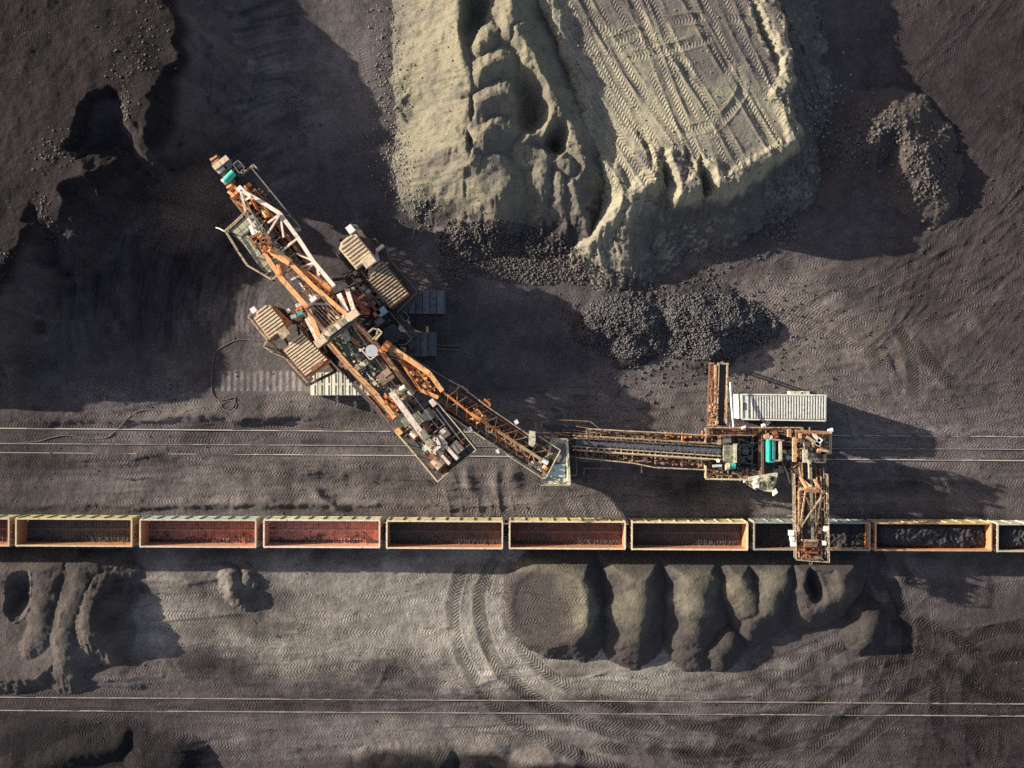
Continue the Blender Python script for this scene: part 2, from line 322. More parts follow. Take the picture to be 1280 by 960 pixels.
# ---- relief of the heaps
def detail(h, amp=0.22, rill=0.3, seed=0.0):
    on = h > -2
    js, is_ = np.where(on)
    if len(js) == 0: return
    sl = (slice(js.min(), js.max() + 1), slice(is_.min(), is_.max() + 1))
    x, y, hh = X[sl], Y[sl], h[sl]
    gy, gx = np.gradient(np.maximum(hh, -2), YS[sl[0]], XS[sl[1]])
    g = np.hypot(gx, gy) + 1e-6; st = np.clip((g - .25) / .4, 0, 1)
    wx = (gx / g) ** 2; wy = 1 - wx
    xx = x + .6 * fbm(x, y, 4, 2, .5, 8.); yy = y + .6 * fbm(x, y, 4, 2, .5, 18.)
    rl = wx * fbm(xx * .2, yy, .75, 4, .65, 1. + seed, True) + wy * fbm(xx, yy * .2, .75, 4, .65, 40. + seed, True)
    hh = hh + amp * fbm(x, y, 1.7, 5, .62, 77. + seed) * (.35 + st) + rill * st * rl * .5
    cl = fbm(x, y, .42, 2, .5, 5. + seed); hh = hh + .12 * np.clip(cl - .3, 0, 1) * 2.2 * (.4 + st)   # clods
    h[sl] = np.where(on[sl], hh, h[sl])
for i, e in enumerate(HEAPS): detail(e[4], *( (.13, .45) if i == 0 else (.12, .7) if i == 1 else (.35, .1) if i == 2 else (.05, .06) if 4 <= i <= 10 else (.2, .5) if i == 11 else (.3, .2)), seed=i * 3.3)

yt = G(0, 684)[1]
for e in HEAPS:
    if e[1] != HEAPS[0][1] and e[0] in ('tipped_heap', 'earth_bank', 'soil_pile'): e[4][:] = np.where(e[4] > -2, np.minimum(e[4], (yt - Y) * .85), e[4])
# ---- tyre tracks: picture points (with a height) joined by a smooth curve
PH = np.zeros_like(X); MK = np.zeros_like(X); TONE = np.ones_like(X); RUT = np.zeros_like(X)
def smooth(P, n=8):
    if len(P) < 3: return P
    P = [P[0]] + list(P) + [P[-1]]; out = []
    for i in range(1, len(P) - 2):
        p0, p1, p2, p3 = [np.array(q, float) for q in P[i - 1:i + 3]]
        for k in range(n):
            t = k / n
            out.append(tuple(.5 * ((2 * p1) + (-p0 + p2) * t + (2 * p0 - 5 * p1 + 4 * p2 - p3) * t * t + (-p0 + 3 * p1 - 3 * p2 + p3) * t ** 3)))
    out.append(tuple(P[-2])); return out
def track(pts, w=1.1, pitch=.38, amp=.075, tone=1.0, rut=.05, z=0.0, chev=1.0, wb=.85):
    P = [G(p[0], p[1], p[2] if len(p) > 2 else z) for p in smooth(pts)]
    s = 0.0; sgn = random.choice((-1, 1)); off = random.random()
    best = None
    x0s = [p[0] for p in P]; y0s = [p[1] for p in P]
    big = box(P, w)
    D = np.full(X[big].shape, 1e9); U = np.zeros_like(D); V = np.zeros_like(D)
    bj, bi = big[0].start, big[1].start
    for (x0, y0), (x1, y1) in zip(P, P[1:]):
        L = math.hypot(x1 - x0, y1 - y0)
        if L < 1e-6: continue
        sl = box([(x0, y0), (x1, y1)], w)
        x, y = X[sl], Y[sl]
        if x.size:
            tx, ty = (x1 - x0) / L, (y1 - y0) / L
            a = np.clip((x - x0) * tx + (y - y0) * ty, 0, L)
            d = np.hypot(x - x0 - a * tx, y - y0 - a * ty)
            v = (x - x0) * -ty + (y - y0) * tx
            loc = (slice(sl[0].start - bj, sl[0].stop - bj), slice(sl[1].start - bi, sl[1].stop - bi))
            m = d < D[loc]
            D[loc] = np.where(m, d, D[loc]); U[loc] = np.where(m, s + a, U[loc]); V[loc] = np.where(m, v, V[loc])
        s += L
    ends = np.clip(np.minimum(U, s - U) / 1.5, 0, 1)
    wear = np.clip(wb + 3.0 * fbm(X[big], Y[big], 3.5, 3, .6, off * 50), .0, 1)
    mk = np.clip((w * .5 - D) / .14, 0, 1) * ends * wear
    hit = mk > .04
    PH[big] = np.where(hit, U / pitch + sgn * chev * np.abs(V) * 1.15 / pitch * .7 + off, PH[big])
    MK[big] = np.where(hit, mk * amp * 1.35, MK[big])
    TONE[big] *= 1 + (tone - 1) * mk
    q = D / (w * .5)
    RUT[big] += ends * wear * rut * (-np.clip(1.15 - q, 0, 1) + .9 * np.exp(-((q - 1.25) / .22) ** 2))
random.seed(11)
def pair(pts, gap=2.4, **k):
    """both wheel tracks of one vehicle"""
    for s_ in (-1, 1):
        out = []
        for i, p in enumerate(pts):
            a = pts[max(0, i - 1)]; b = pts[min(len(pts) - 1, i + 1)]
            dx, dy = b[0] - a[0], b[1] - a[1]; L = math.hypot(dx, dy) + 1e-9
            o = s_ * gap / 2 / .094
            out.append((p[0] - dy / L * o, p[1] + dx / L * o, *p[2:]))
        track(out, **k)
def swarm(n, x0, x1, y0, y1, ang, spread, length, bend=.3, **k):
    for i in range(n):
        x = random.uniform(x0, x1); y = random.uniform(y0, y1); a = math.radians(ang + random.gauss(0, spread)); L = length * random.uniform(.5, 1.3); b = random.gauss(0, bend)
        pts = []
        for j in range(5):
            pts.append((x, y)); x += math.cos(a) * L / 4; y += math.sin(a) * L / 4; a += b / 4
        kk = dict(k); kk['amp'] = k.get('amp', .05) * random.uniform(.5, 1.2)
        (pair if random.random() < .6 else track)(pts, **kk)
# between the rails and the train, and along the lower track
swarm(80, -60, 1180, 500, 640, 0, 5, 330, .12, w=1.0, amp=.05, rut=.03)
swarm(42, -60, 640, 720, 850, 0, 7, 330, .15, w=1.1, amp=.045, rut=.025)
swarm(60, -60, 1200, 845, 960, 2, 6, 380, .15, w=1.1, amp=.045, rut=.03)
swarm(8, 480, 660, 720, 860, -25, 25, 120, .5, w=1.0, amp=.05, rut=.03)
swarm(10, 640, 1000, 838, 868, 6, 9, 240, .3, w=.9, amp=.05, rut=.03)
swarm(4, 380, 600, 560, 650, 60, 20, 120, .6, w=1.2, amp=.08, rut=.05)
swarm(5, 560, 720, 600, 650, 75, 10, 60, .2, w=1.2, amp=.08, rut=.05)
# wide yard to the right
swarm(70, 820, 1250, 350, 510, -20, 28, 260, .9, w=1.0, amp=.05, rut=.03)
swarm(30, 1050, 1300, 20, 330, -55, 18, 260, .6, w=1.1, amp=.035, rut=.035)
swarm(26, 1060, 1300, 720, 940, 40, 40, 220, .9, w=1.1, amp=.04, rut=.03)
swarm(14, 600, 760, 370, 500, 5, 10, 150, .3, w=1.0, amp=.03, rut=.02)
swarm(6, 395, 470, 10, 180, 75, 8, 150, .2, w=1.0, amp=.03, rut=.02)
swarm(24, 20, 150, 10, 200, -62, 12, 180, .3, w=1.1, amp=.03, rut=.05)
for k in range(6): track([(800, 352 + 7 * k), (900, 350 + 9 * k), (1010, 372 + 8 * k), (1100, 420 + 6 * k), (1130, 470)], amp=.06)
for k in range(0): track([(880 + 16 * k, 470 - 10 * k), (960 + 14 * k, 430 - 12 * k), (1060 + 10 * k, 330 - 16 * k), (1140 + 10 * k, 240 - 16 * k)], amp=.045, rut=.05)
# bold curving haul tracks, damp and dark
for pts in ([(596, 706), (583, 760), (592, 810), (628, 868), (690, 910), (780, 945), (900, 975)], [(640, 700), (618, 735), (620, 780), (645, 830), (700, 872), (790, 905), (900, 930), (990, 950)],
            [(1100, 700), (1130, 750), (1140, 800), (1120, 860), (1070, 910), (1010, 960)], [(1075, 690), (1110, 760), (1118, 810), (1100, 870)],
            [(1290, 800), (1230, 810), (1195, 850), (1190, 900), (1215, 960)], [(1290, 860), (1240, 850), (1160, 800), (1090, 810), (1000, 860), (930, 920), (900, 970)], [(1180, 820), (1060, 880), (960, 915), (840, 925), (740, 915)]):
    pair(pts, gap=3.2, w=1.5, pitch=.42, amp=.06, tone=.62, rut=.035, wb=1.1)
for pts in ([(1084, 420), (1102, 470), (1112, 505)], [(1120, 400), (1140, 450), (1142, 505)], [(1140, 420), (1180, 470), (1210, 488)]):
    track(pts, w=1.5, tone=.6, amp=.05, rut=.02, wb=1.3)
for (x0_, x1_, y_) in ((262, 400, 476.5),): track([(x0_, y_), (x1_, y_)], w=2.6, pitch=.76, amp=.06, tone=1.55, rut=.012, chev=0, wb=1.4)
for y_ in (738, 748, 762, 774, 788): track([(640, y_ + (y_ - 762) * .2, .3), (684, y_, 1.6)], w=1.0, pitch=.36, amp=.09, rut=.05)
GPH, GMK, GTONE, GRUT = PH.copy(), MK.copy(), TONE.copy(), RUT.copy()
# tracks on the flat-topped heap
PH[:] = 0; MK[:] = 0; TONE[:] = 1; RUT[:] = 0
for k in range(34):
    x = 520 + k * 13.5 + random.uniform(-6, 6); sl_ = .60 + random.gauss(0, .05) - .10 * (k / 33); y1 = 244
    w_ = random.uniform(-14, 14)
    track([(x, -60, 5.6), (x + 75 * sl_ * 1.6 + w_, 60, 5.7), (x + 200 * sl_ + w_ * .4, 140, 5.8), (x + (y1 + 60) * sl_, y1, 6.0)], w=1.15, pitch=.42, amp=.085, rut=random.choice((.03, .05, .09)), wb=1.2)
for a in (((700, 60, 6), (800, 66, 6), (900, 40, 6)), ((720, 20, 6), (830, 60, 6), (890, 110, 6), (910, 140, 6)), ((850, 170, 6), (890, 160, 6), (930, 110, 6), (925, 60, 6)), ((846, 168, 6), (905, 152, 6)), ((846, 178, 6), (905, 160, 6)), ((840, 60, 6), (880, 85, 6), (960, 70, 6)), ((760, 50, 6), (860, 20, 6), (940, 20, 6))):
    track(list(a), w=1.1, amp=.07, rut=.07, chev=.6)
HPH, HMK, HTONE, HRUT = PH, MK, TONE, RUT
base += GRUT * np.clip(1 - np.maximum(bench, 0), 0.25, 1)
top2 = np.clip(1 - np.abs(HEAPS[1][4] - (5.2 + .1)) / 2.4, 0, 1)
HEAPS[1][4] += HRUT * 1.3

# ---- who owns each cell
total = base.copy(); owner = np.zeros(X.shape, np.int32)
for i, e in enumerate(HEAPS):
    up = (e[4] > base + .03) & (e[4] > total)
    owner[up] = i + 1; total = np.where(up, e[4], total)
onH2 = owner == 2
PHT = np.where(onH2, HPH, GPH); MKT = np.where(onH2, HMK, np.where((owner == 0) | (owner == 5), GMK, 0)); TNT = np.where(onH2, HTONE, np.where(owner == 0, GTONE, 1))

# ---- soil colours (what the stuff is, plus painted vignette and shade where noted)
col = np.empty(X.shape + (3,), np.float32); col[:] = (0.090, 0.079, 0.080)
def paint(c, m):
    m = np.clip(m, 0, 1)[..., None]; col[:] = col * (1 - m) + np.array(c, np.float32) * m
def blob(px, py, rx, ry, ang=0, soft=.5, rag=.5, seed=0.):
    cx, cy = G(px, py); a = math.radians(ang); x = X - cx; y = Y - cy
    u = (x * math.cos(a) + y * math.sin(a)) / (rx * .094); v = (-x * math.sin(a) + y * math.cos(a)) / (ry * .094)
    return np.clip((1 - np.hypot(u, v) + rag * NZ1) / soft, 0, 1)
NZ1 = fbm(X, Y, 7.0, 5, .6, 61.); NZ2 = fbm(X, Y, 2.0, 5, .65, 91.)
paint((0.150, 0.133, 0.129), .9 * blob(600, 560, 620, 240, 0, .5, .4))           # greyer slack about the tracks
paint((0.245, 0.226, 0.200), .95 * blob(530, 775, 370, 96, 0, .5, .45))          # grey fines in the lower yard
paint((0.250, 0.232, 0.205), .8 * blob(800, 840, 330, 40, 0, .6, .6))
paint((0.195, 0.176, 0.165), .8 * blob(620, 920, 330, 46, 0, .6, .5))
paint((0.034, 0.028, 0.031), .95 * blob(1290, 90, 260, 250, 0, .6, .4))           # dark overburden on the right, deepened as painted corner vignette
paint((0.050, 0.040, 0.042), .85 * blob(1230, 360, 190, 160, 0, .6, .5))
paint((0.030, 0.025, 0.028), .94 * blob(1280, 900, 240, 190, 0, .6, .4))  # lower right corner darkened as painted lens vignette
paint((0.165, 0.140, 0.124), .6 * blob(990, 400, 210, 66, -10, .6, .8))
paint((0.030, 0.026, 0.029), .94 * blob(-20, 930, 340, 94, 0, .6, .4))  # vignette falloff painted into the lower left soil
paint((0.050, 0.044, 0.048), .8 * blob(-20, 600, 200, 140, 0, .8, .4))
paint((0.155, 0.140, 0.134), .85 * blob(430, 70, 62, 170, 0, .6, .4))
paint((0.028, 0.025, 0.029), .92 * blob(165, 300, 190, 205, 0, .5, .4))           # coal face and pit floor
paint((0.070, 0.064, 0.070), .7 * blob(450, 260, 110, 120, 30, .5, .5))  # painted shade: ground darkened to carry the bench shadow on
paint((0.055, 0.050, 0.055), .75 * blob(640, 440, 190, 70, 0, .5, .5))  # dark tone painted where the excavator's shadow lies
for a_ in ((90, 935, 110, 40), (205, 950, 60, 36), (505, 955, 80, 24), (605, 955, 50, 18), (690, 965, 70, 16)): paint((0.013, 0.012, 0.014), .95 * blob(*a_, 0, .4, .4))
paint((0.019, 0.016, 0.0175), np.clip(bench - 4.6, 0, 1))  # dark brown bench soil, deepened as upper left vignette
stk = np.clip((G(0, 490)[1] - Y) / 4, 0, 1)
col *= (1 + .35 * NZ1 + .35 * NZ2 + .5 * stk * fbm(X * .10, Y, 2.6, 4, .6, 15.))[..., None]
sk_ = insec * np.clip((rr - 7) / 4, 0, 1) * (bench < 1)
col *= (1 + sk_ * (.9 * fbm(rr * 1.0, th * 5.0, 1.1, 4, .65, 66.) + .25))[..., None]
gy_, gx_ = np.gradient(total, YS, XS); slope_ = np.hypot(gx_, gy_)
o1 = owner == 1; o2 = owner == 2; o3 = owner == 3; o4 = owner == 4; ob = (owner >= 5) & (owner <= 11)
pale = np.array((0.205, 0.193, 0.142)); grey = np.array((0.145, 0.132, 0.118)); dark = np.array((0.13, 0.12, 0.115))
k1 = np.clip(.55 + 1.5 * NZ1 + .8 * NZ2 - .45 * np.clip((X - G(628, 0, 6)[0]) / 6, -1, 1), 0, 1)
c1 = grey * (1 - k1[..., None]) + pale * k1[..., None]
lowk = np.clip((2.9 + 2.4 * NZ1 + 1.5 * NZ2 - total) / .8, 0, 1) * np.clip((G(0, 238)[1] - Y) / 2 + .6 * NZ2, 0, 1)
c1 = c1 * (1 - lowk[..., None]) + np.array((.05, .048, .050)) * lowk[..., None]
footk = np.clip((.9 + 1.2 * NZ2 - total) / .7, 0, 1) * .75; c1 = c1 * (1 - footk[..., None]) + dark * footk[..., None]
k2 = np.clip(.4 + 1.2 * NZ1 + .7 * NZ2 + 1.3 * np.clip((slope_ - .35) * 2.5, 0, 1), 0, 1)
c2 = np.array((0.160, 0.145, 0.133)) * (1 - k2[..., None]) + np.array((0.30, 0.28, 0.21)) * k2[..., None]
lw2 = np.clip((4.9 + 1.0 * NZ2 + 1.2 * NZ1 - total) / 1.3, 0, 1) * .92 * np.clip((slope_ - .3) * 3, 0, 1) * np.clip((X - G(770, 0)[0]) / 5 + .3, .08, 1); c2 = c2 * (1 - lw2[..., None]) + np.array((.090, .088, .086)) * lw2[..., None]  # flank's shade painted into the colour, darker below the lip
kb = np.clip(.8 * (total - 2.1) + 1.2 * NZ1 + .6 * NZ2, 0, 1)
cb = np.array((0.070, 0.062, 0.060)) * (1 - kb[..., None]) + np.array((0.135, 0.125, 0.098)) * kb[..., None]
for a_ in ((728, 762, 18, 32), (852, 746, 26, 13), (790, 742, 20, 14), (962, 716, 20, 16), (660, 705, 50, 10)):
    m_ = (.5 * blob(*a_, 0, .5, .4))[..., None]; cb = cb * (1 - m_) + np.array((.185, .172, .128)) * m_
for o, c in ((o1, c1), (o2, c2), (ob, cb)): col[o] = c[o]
col[owner == 11] *= .75; col[owner == 8] *= .85
paint((0.050, 0.047, 0.051), o3 * 1.0); paint((0.085, 0.072, 0.066), o4 * 1.0)
col[owner == 12] = (np.array((0.088, 0.077, 0.072)) * (1 + .5 * NZ1 + .4 * NZ2)[..., None])[owner == 12]
col *= TNT[..., None]; np.clip(col, .009, .5, out=col)

def sheet(name, keep, z, co, ph, mk):
    """one mesh from the cells of the height field marked in keep"""
    vid = -np.ones(X.shape, np.int64)
    f = keep
    use = np.zeros(X.shape, bool); use[:-1, :-1] |= f; use[1:, :-1] |= f; use[:-1, 1:] |= f; use[1:, 1:] |= f
    n = int(use.sum()); vid[use] = np.arange(n)
    co3 = np.stack([X[use], Y[use], z[use]], 1).astype(np.float32)
    a, b, c, d = vid[:-1, :-1][f], vid[:-1, 1:][f], vid[1:, 1:][f], vid[1:, :-1][f]
    q = np.stack([a, b, c, d], 1).astype(np.int32); nf = len(q)
    me = bpy.data.meshes.new(name)
    me.vertices.add(n); me.vertices.foreach_set('co', co3.ravel())
    me.loops.add(nf * 4); me.loops.foreach_set('vertex_index', q.ravel())
    me.polygons.add(nf); me.polygons.foreach_set('loop_start', np.arange(nf, dtype=np.int32) * 4)
    me.update(calc_edges=True)
    me.polygons.foreach_set('use_smooth', np.ones(nf, bool))
    at = me.attributes.new('soil_colour', 'FLOAT_COLOR', 'POINT')
    at.data.foreach_set('color', np.concatenate([co[use], np.ones((n, 1), np.float32)], 1).astype(np.float32).ravel())
    at = me.attributes.new('tread', 'FLOAT_VECTOR', 'POINT')
    at.data.foreach_set('vector', np.stack([ph[use], mk[use], mk[use] * 0], 1).astype(np.float32).ravel())
    me.materials.append(SOIL)
    o = bpy.data.objects.new(name, me); C.objects.link(o); return o
gcol = col
cell = lambda m: m[:-1, :-1] & m[1:, :-1] & m[:-1, 1:] & m[1:, 1:]
anyc = lambda m: m[:-1, :-1] | m[1:, :-1] | m[:-1, 1:] | m[1:, 1:]
near = owner == 0
deep = ~near
gkeep = anyc(near) | (anyc(~near) & False)
# under the heaps the ground goes on as a coarse hidden floor: keep every cell so that nothing is open below
gz = np.where(owner > 0, np.minimum(base, total - .05), base)
o = sheet('ground', np.ones((NY - 1, NX - 1), bool), gz, gcol, PHT, MKT); tag(o, 'dark coal-strewn yard with tyre tracks', None, None, 'structure')
for i, (nm, lb, ct, gr, hh) in enumerate(HEAPS):
    own = owner == i + 1
    keep = anyc(own)
    z = np.where(own, total, np.where(owner > 0, total - .03, base - .06))
    o = sheet(nm, keep, z, col, PHT, MKT); tag(o, lb, ct, gr)
def ground_z(x, y):
    i = int(np.clip(np.searchsorted(XS, x), 0, NX - 1)); j = int(np.clip(np.searchsorted(YS, y), 0, NY - 1))
    return float(total[j, i])

# ---- loose lumps: one joined mesh for each spread of stones
def ico(seed):
    bm = bmesh.new(); bmesh.ops.create_icosphere(bm, subdivisions=1, radius=1)
    r = np.random.default_rng(seed)
    for v in bm.verts: v.co *= float(r.uniform(.7, 1.15))
    V = np.array([v.co[:] for v in bm.verts]); F = np.array([[v.index for v in f.verts] for f in bm.faces]); bm.free(); return V, F
def cubo(seed):
    r = np.random.default_rng(seed)
    V = np.array([(x, y, z) for x in (-1, 1) for y in (-1, 1) for z in (-1, 1)], float) * r.uniform(.45, .8, (8, 3))
    F = np.array([(0, 1, 3), (0, 3, 2), (4, 6, 7), (4, 7, 5), (0, 4, 5), (0, 5, 1), (2, 3, 7), (2, 7, 6), (0, 2, 6), (0, 6, 4), (1, 5, 7), (1, 7, 3)]); return V, F
ROCKS = [cubo(s) for s in range(8)]
def stones(name, label, cat, pts, mater, sink=.25):
    """pts: (x, y, size)"""
    VV, FF, n = [], [], 0
    for x, y, s in pts:
        V, F = ROCKS[int(rng.integers(8))]
        A = Matrix.Rotation(float(rng.uniform(0, 6.28)), 3, 'Z') @ Matrix.Rotation(float(rng.uniform(0, 6.28)), 3, 'X')
        v = (V @ np.array(A).T) * s * np.array([1, 1, .8]) + np.array([x, y, ground_z(x, y) + s * sink])
        VV.append(v); FF.append(F + n); n += len(V)
    V = np.concatenate(VV).astype(np.float32); F = np.concatenate(FF).astype(np.int32)
    me = bpy.data.meshes.new(name); me.vertices.add(len(V)); me.vertices.foreach_set('co', V.ravel())
    me.loops.add(F.size); me.loops.foreach_set('vertex_index', F.ravel()); me.polygons.add(len(F)); me.polygons.foreach_set('loop_start', np.arange(len(F), dtype=np.int32) * 3)
    me.update(calc_edges=True); me.materials.append(mater)
    o = bpy.data.objects.new(name, me); C.objects.link(o); tag(o, label, cat, None, 'stuff'); return o
def scatter(n, px, py, rx, ry, ang=0, smin=.05, smax=.2, p=2.5, z=0, gauss=False):
    out = []; cx, cy = G(px, py, z); a = math.radians(ang)
    for _ in range(n):
        if gauss: u, v = rng.normal(0, .5, 2)
        else:
            t = rng.uniform(0, 6.283); r = math.sqrt(rng.uniform(0, 1)); u, v = r * math.cos(t), r * math.sin(t)
        u *= rx * .094; v *= ry * .094
        out.append((cx + u * math.cos(a) - v * math.sin(a), cy + u * math.sin(a) + v * math.cos(a), smin + (smax - smin) * rng.uniform(0, 1) ** p))
    return out
M_coal = mat('coal_lump', (.11, .103, .106), .45, 0, (.022, .021, .024), 4.5, 1.0)
M_rock = mat('grey_stone', (.20, .19, .165), .9, 0, (.09, .085, .078), 1.4, .8)
M_rub = mat('dark_rubble', (.15, .135, .125), .9, 0, (.04, .036, .038), 1.4, .8)
P = scatter(12000, 785, 408, 64, 40, 0, .04, .19, 5) + scatter(16000, 878, 408, 94, 42, 0, .04, .2, 5) + scatter(6000, 850, 410, 165, 78, 0, .02, .2, 6, gauss=True)
stones('coal_lumps', 'black shiny coal lumps covering the long low heap', 'coal', P, M_coal)
P = scatter(7000, 640, 318, 92, 36, -8, .04, .2, 6) + scatter(2400, 720, 342, 110, 14, -12, .04, .2, 6) + scatter(1700, 568, 318, 22, 42, 0, .03, .24, 5) + scatter(300, 975, 282, 20, 26, 30, .08, .25) + scatter(160, 950, 300, 60, 25, 30, .05, .2)
stones('coal_rubble', 'dark coarse rubble along the foot of the pale spoil heap', 'rubble', P, M_rub)
P = []
for a in ((500, 90, 20, 130), (500, 205, 22, 40), (520, 262, 25, 30), (478, 120, 18, 120)): P += scatter(420, *a, 0, .03, .14, 3, gauss=True)
P += scatter(400, 560, 150, 90, 150, 0, .03, .13, 5) + scatter(500, 850, 120, 150, 130, 0, .04, .15, 4, 6) + scatter(260, 1020, 140, 60, 30, 70, .05, .22, 3, gauss=True)
stones('loose_stones', 'pale stones scattered over and round the spoil heaps', 'stones', P, mat('pale_stone', (.34, .32, .25), .9, 0, (.18, .17, .14), 1.4, .8))
P = []
for (x, y) in ((1066, 182), (1098, 160), (1132, 160), (1150, 184), (1164, 212), (1172, 232), (1160, 200)): P += scatter(560, x, y, 40, 36, 0, .04, .28, 9, 2.0, gauss=True)
P += scatter(200, 1130, 200, 90, 60, 0, .04, .14, 3) + scatter(60, 1240, 240, 60, 20, 0, .04, .16, 3)
stones('mound_gravel', 'stones strewn over the horseshoe gravel mound', 'stones', P, M_rub)
P = []
for a in ((200, 40, 40, 60), (180, 100, 34, 40), (178, 150, 10, 22), (95, 200, 30, 26), (70, 270, 16, 28), (20, 330, 40, 20), (12, 400, 26, 50), (30, 460, 40, 34), (375, 140, 16, 46), (360, 120, 18, 24), (90, 490, 70, 12), (190, 490, 60, 14)): P += scatter(280, *a, 0, .03, .17, 6, 3 if a[1] < 300 else 0, gauss=True)
P += scatter(350, 230, 350, 180, 130, 0, .04, .12, 4)
stones('pit_rubble', 'coal rubble strewn along the ragged edges and floor of the dug pit', 'rubble', P, M_rub)
P = scatter(1500, 560, 560, 740, 110, 0, .03, .11, 4) + scatter(1500, 600, 820, 740, 150, 0, .03, .10, 4) + scatter(1000, 1100, 330, 240, 200, 0, .03, .12, 4)
stones('yard_pebbles', 'small stones lying about the tyre-marked yard', 'stones', P, M_rub)
# ------------------------------------------------------------------ mesh kit
random.seed(5)
class MB:
    def __init__(s): s.v = []; s.f = []; s.stuff = False
    def add(s, V, F):
        n = len(s.v); s.v += [Vector(v) for v in V]; s.f += [tuple(i + n for i in f) for f in F]; return s
    def beam(s, a, b, w=.2, h=None, up=None):
        """box girder from a to b"""
        a = Vector(a); b = Vector(b); h = w if h is None else h
        d = (b - a); L = d.length
        if L < 1e-5: return s
        d /= L; up = Vector(up) if up else (Vector((0, 0, 1)) if abs(d.z) < .95 else Vector((1, 0, 0)))
        x = d.cross(up).normalized(); y = x.cross(d).normalized()
        P = []
        for e in (a, b):
            for sx, sy in ((-1, -1), (1, -1), (1, 1), (-1, 1)): P.append(e + x * (sx * w / 2) + y * (sy * h / 2))
        return s.add(P, [(3, 2, 1, 0), (4, 5, 6, 7), (0, 1, 5, 4), (1, 2, 6, 5), (2, 3, 7, 6), (3, 0, 4, 7)])
    def hbeam(s, a, b, w=.3, h=.4, t=.05):
        """I-section girder: two flanges and a web"""
        a = Vector(a); b = Vector(b); u = Vector((0, 0, h / 2 - t / 2))
        s.beam(a + u, b + u, w, t); s.beam(a - u, b - u, w, t); s.beam(a, b, t, h - 2 * t); return s
    def tube(s, a, b, r=.1, n=8, r2=None):
        a = Vector(a); b = Vector(b); r2 = r if r2 is None else r2
        d = (b - a).normalized(); up = Vector((0, 0, 1)) if abs(d.z) < .9 else Vector((1, 0, 0))
        x = d.cross(up).normalized(); y = x.cross(d)
        P = [a + (x * math.cos(t) + y * math.sin(t)) * r for t in [2 * math.pi * i / n for i in range(n)]] + [b + (x * math.cos(t) + y * math.sin(t)) * r2 for t in [2 * math.pi * i / n for i in range(n)]]
        return s.add(P, [(i, (i + 1) % n, n + (i + 1) % n, n + i) for i in range(n)] + [tuple(range(n - 1, -1, -1)), tuple(range(n, 2 * n))])
    def path(s, pts, r=.04, n=5):
        for a, b in zip(pts, pts[1:]): s.tube(a, b, r, n)
        return s
    def poly(s, pts, t=.08):
        """plate: pts give the upper face, t its thickness"""
        n = len(pts); top = [Vector(p) for p in pts]
        ar = sum(top[i].x * top[(i + 1) % n].y - top[(i + 1) % n].x * top[i].y for i in range(n))
        if ar < 0: top = top[::-1]
        bot = [p - Vector((0, 0, t)) for p in top]
        return s.add(top + bot, [tuple(range(n)), tuple(range(2 * n - 1, n - 1, -1))] + [(i + n, (i + 1) % n + n, (i + 1) % n, i) for i in range(n)])
    def box(s, c, dx, dy, dz, ang=0.0):
        """box standing on c (centre of its underside), turned by ang degrees"""
        a = math.radians(ang); c = Vector(c); e = Vector((math.cos(a), math.sin(a), 0)) * dx / 2; f = Vector((-math.sin(a), math.cos(a), 0)) * dy / 2
        q = [c - e - f, c + e - f, c + e + f, c - e + f]; return s.poly([p + Vector((0, 0, dz)) for p in q], dz)
    def build(s, name, m, parent=None, bevel=0.0):
        me = bpy.data.meshes.new(name)
        o0 = parent_loc(parent)
        me.from_pydata([tuple(v - o0) for v in s.v], [], s.f); me.materials.append(m)
        o = bpy.data.objects.new(name, me); C.objects.link(o)
        if parent: o.parent = parent
        if s.stuff: o['kind'] = 'stuff'
        if bevel:
            md = o.modifiers.new('bevel', 'BEVEL'); md.width = bevel; md.segments = 1; md.limit_method = 'ANGLE'
        return o
def parent_loc(p):
    v = Vector((0, 0, 0))
    while p: v += Vector(p.location); p = p.parent
    return v
def root(name, loc, label, cat, group=None):
    o = bpy.data.objects.new(name, None); C.objects.link(o); o.location = loc; o.empty_display_size = .5
    return tag(o, label, cat, group)
def w3(p): return W(*p)
def lerp(a, b, t): return Vector(a) * (1 - t) + Vector(b) * t
def beams(L, w, h=None):
    m = MB()
    for a, b in L: m.beam(w3(a), w3(b), w, h)
    return m
def rail(pts, hgt=1.05, r=.045, step=1.4, mb=None, world=False):
    """guard rail: two rails on posts"""
    m = mb or MB(); P = [Vector(p) if world else w3(p) for p in pts]
    for a, b in zip(P, P[1:]):
        u = Vector((0, 0, hgt)); m.beam(a + u, b + u, r * 2); m.beam(a + u * .5, b + u * .5, r * 1.5)
        n = max(1, int((b - a).length / step))
        for i in range(n + 1): q = lerp(a, b, i / n); m.beam(q, q + u, r * 1.6)
    return m
def truss(m, a0, a1, b0, b1, n, w=.14, chord=.2, cross=True):
    """flat lattice between the lines a0-a1 and b0-b1"""
    a0, a1, b0, b1 = map(Vector, (a0, a1, b0, b1))
    m.beam(a0, a1, chord); m.beam(b0, b1, chord)
    for i in range(n + 1):
        pa, pb = lerp(a0, a1, i / n), lerp(b0, b1, i / n)
        m.beam(pa, pb, w)
        if i < n:
            qa, qb = lerp(a0, a1, (i + 1) / n), lerp(b0, b1, (i + 1) / n)
            if i % 2 == 0 or cross: m.beam(pa, qb, w * .8)
            if i % 2 == 1 or cross == 2: m.beam(pb, qa, w * .8)
    return m
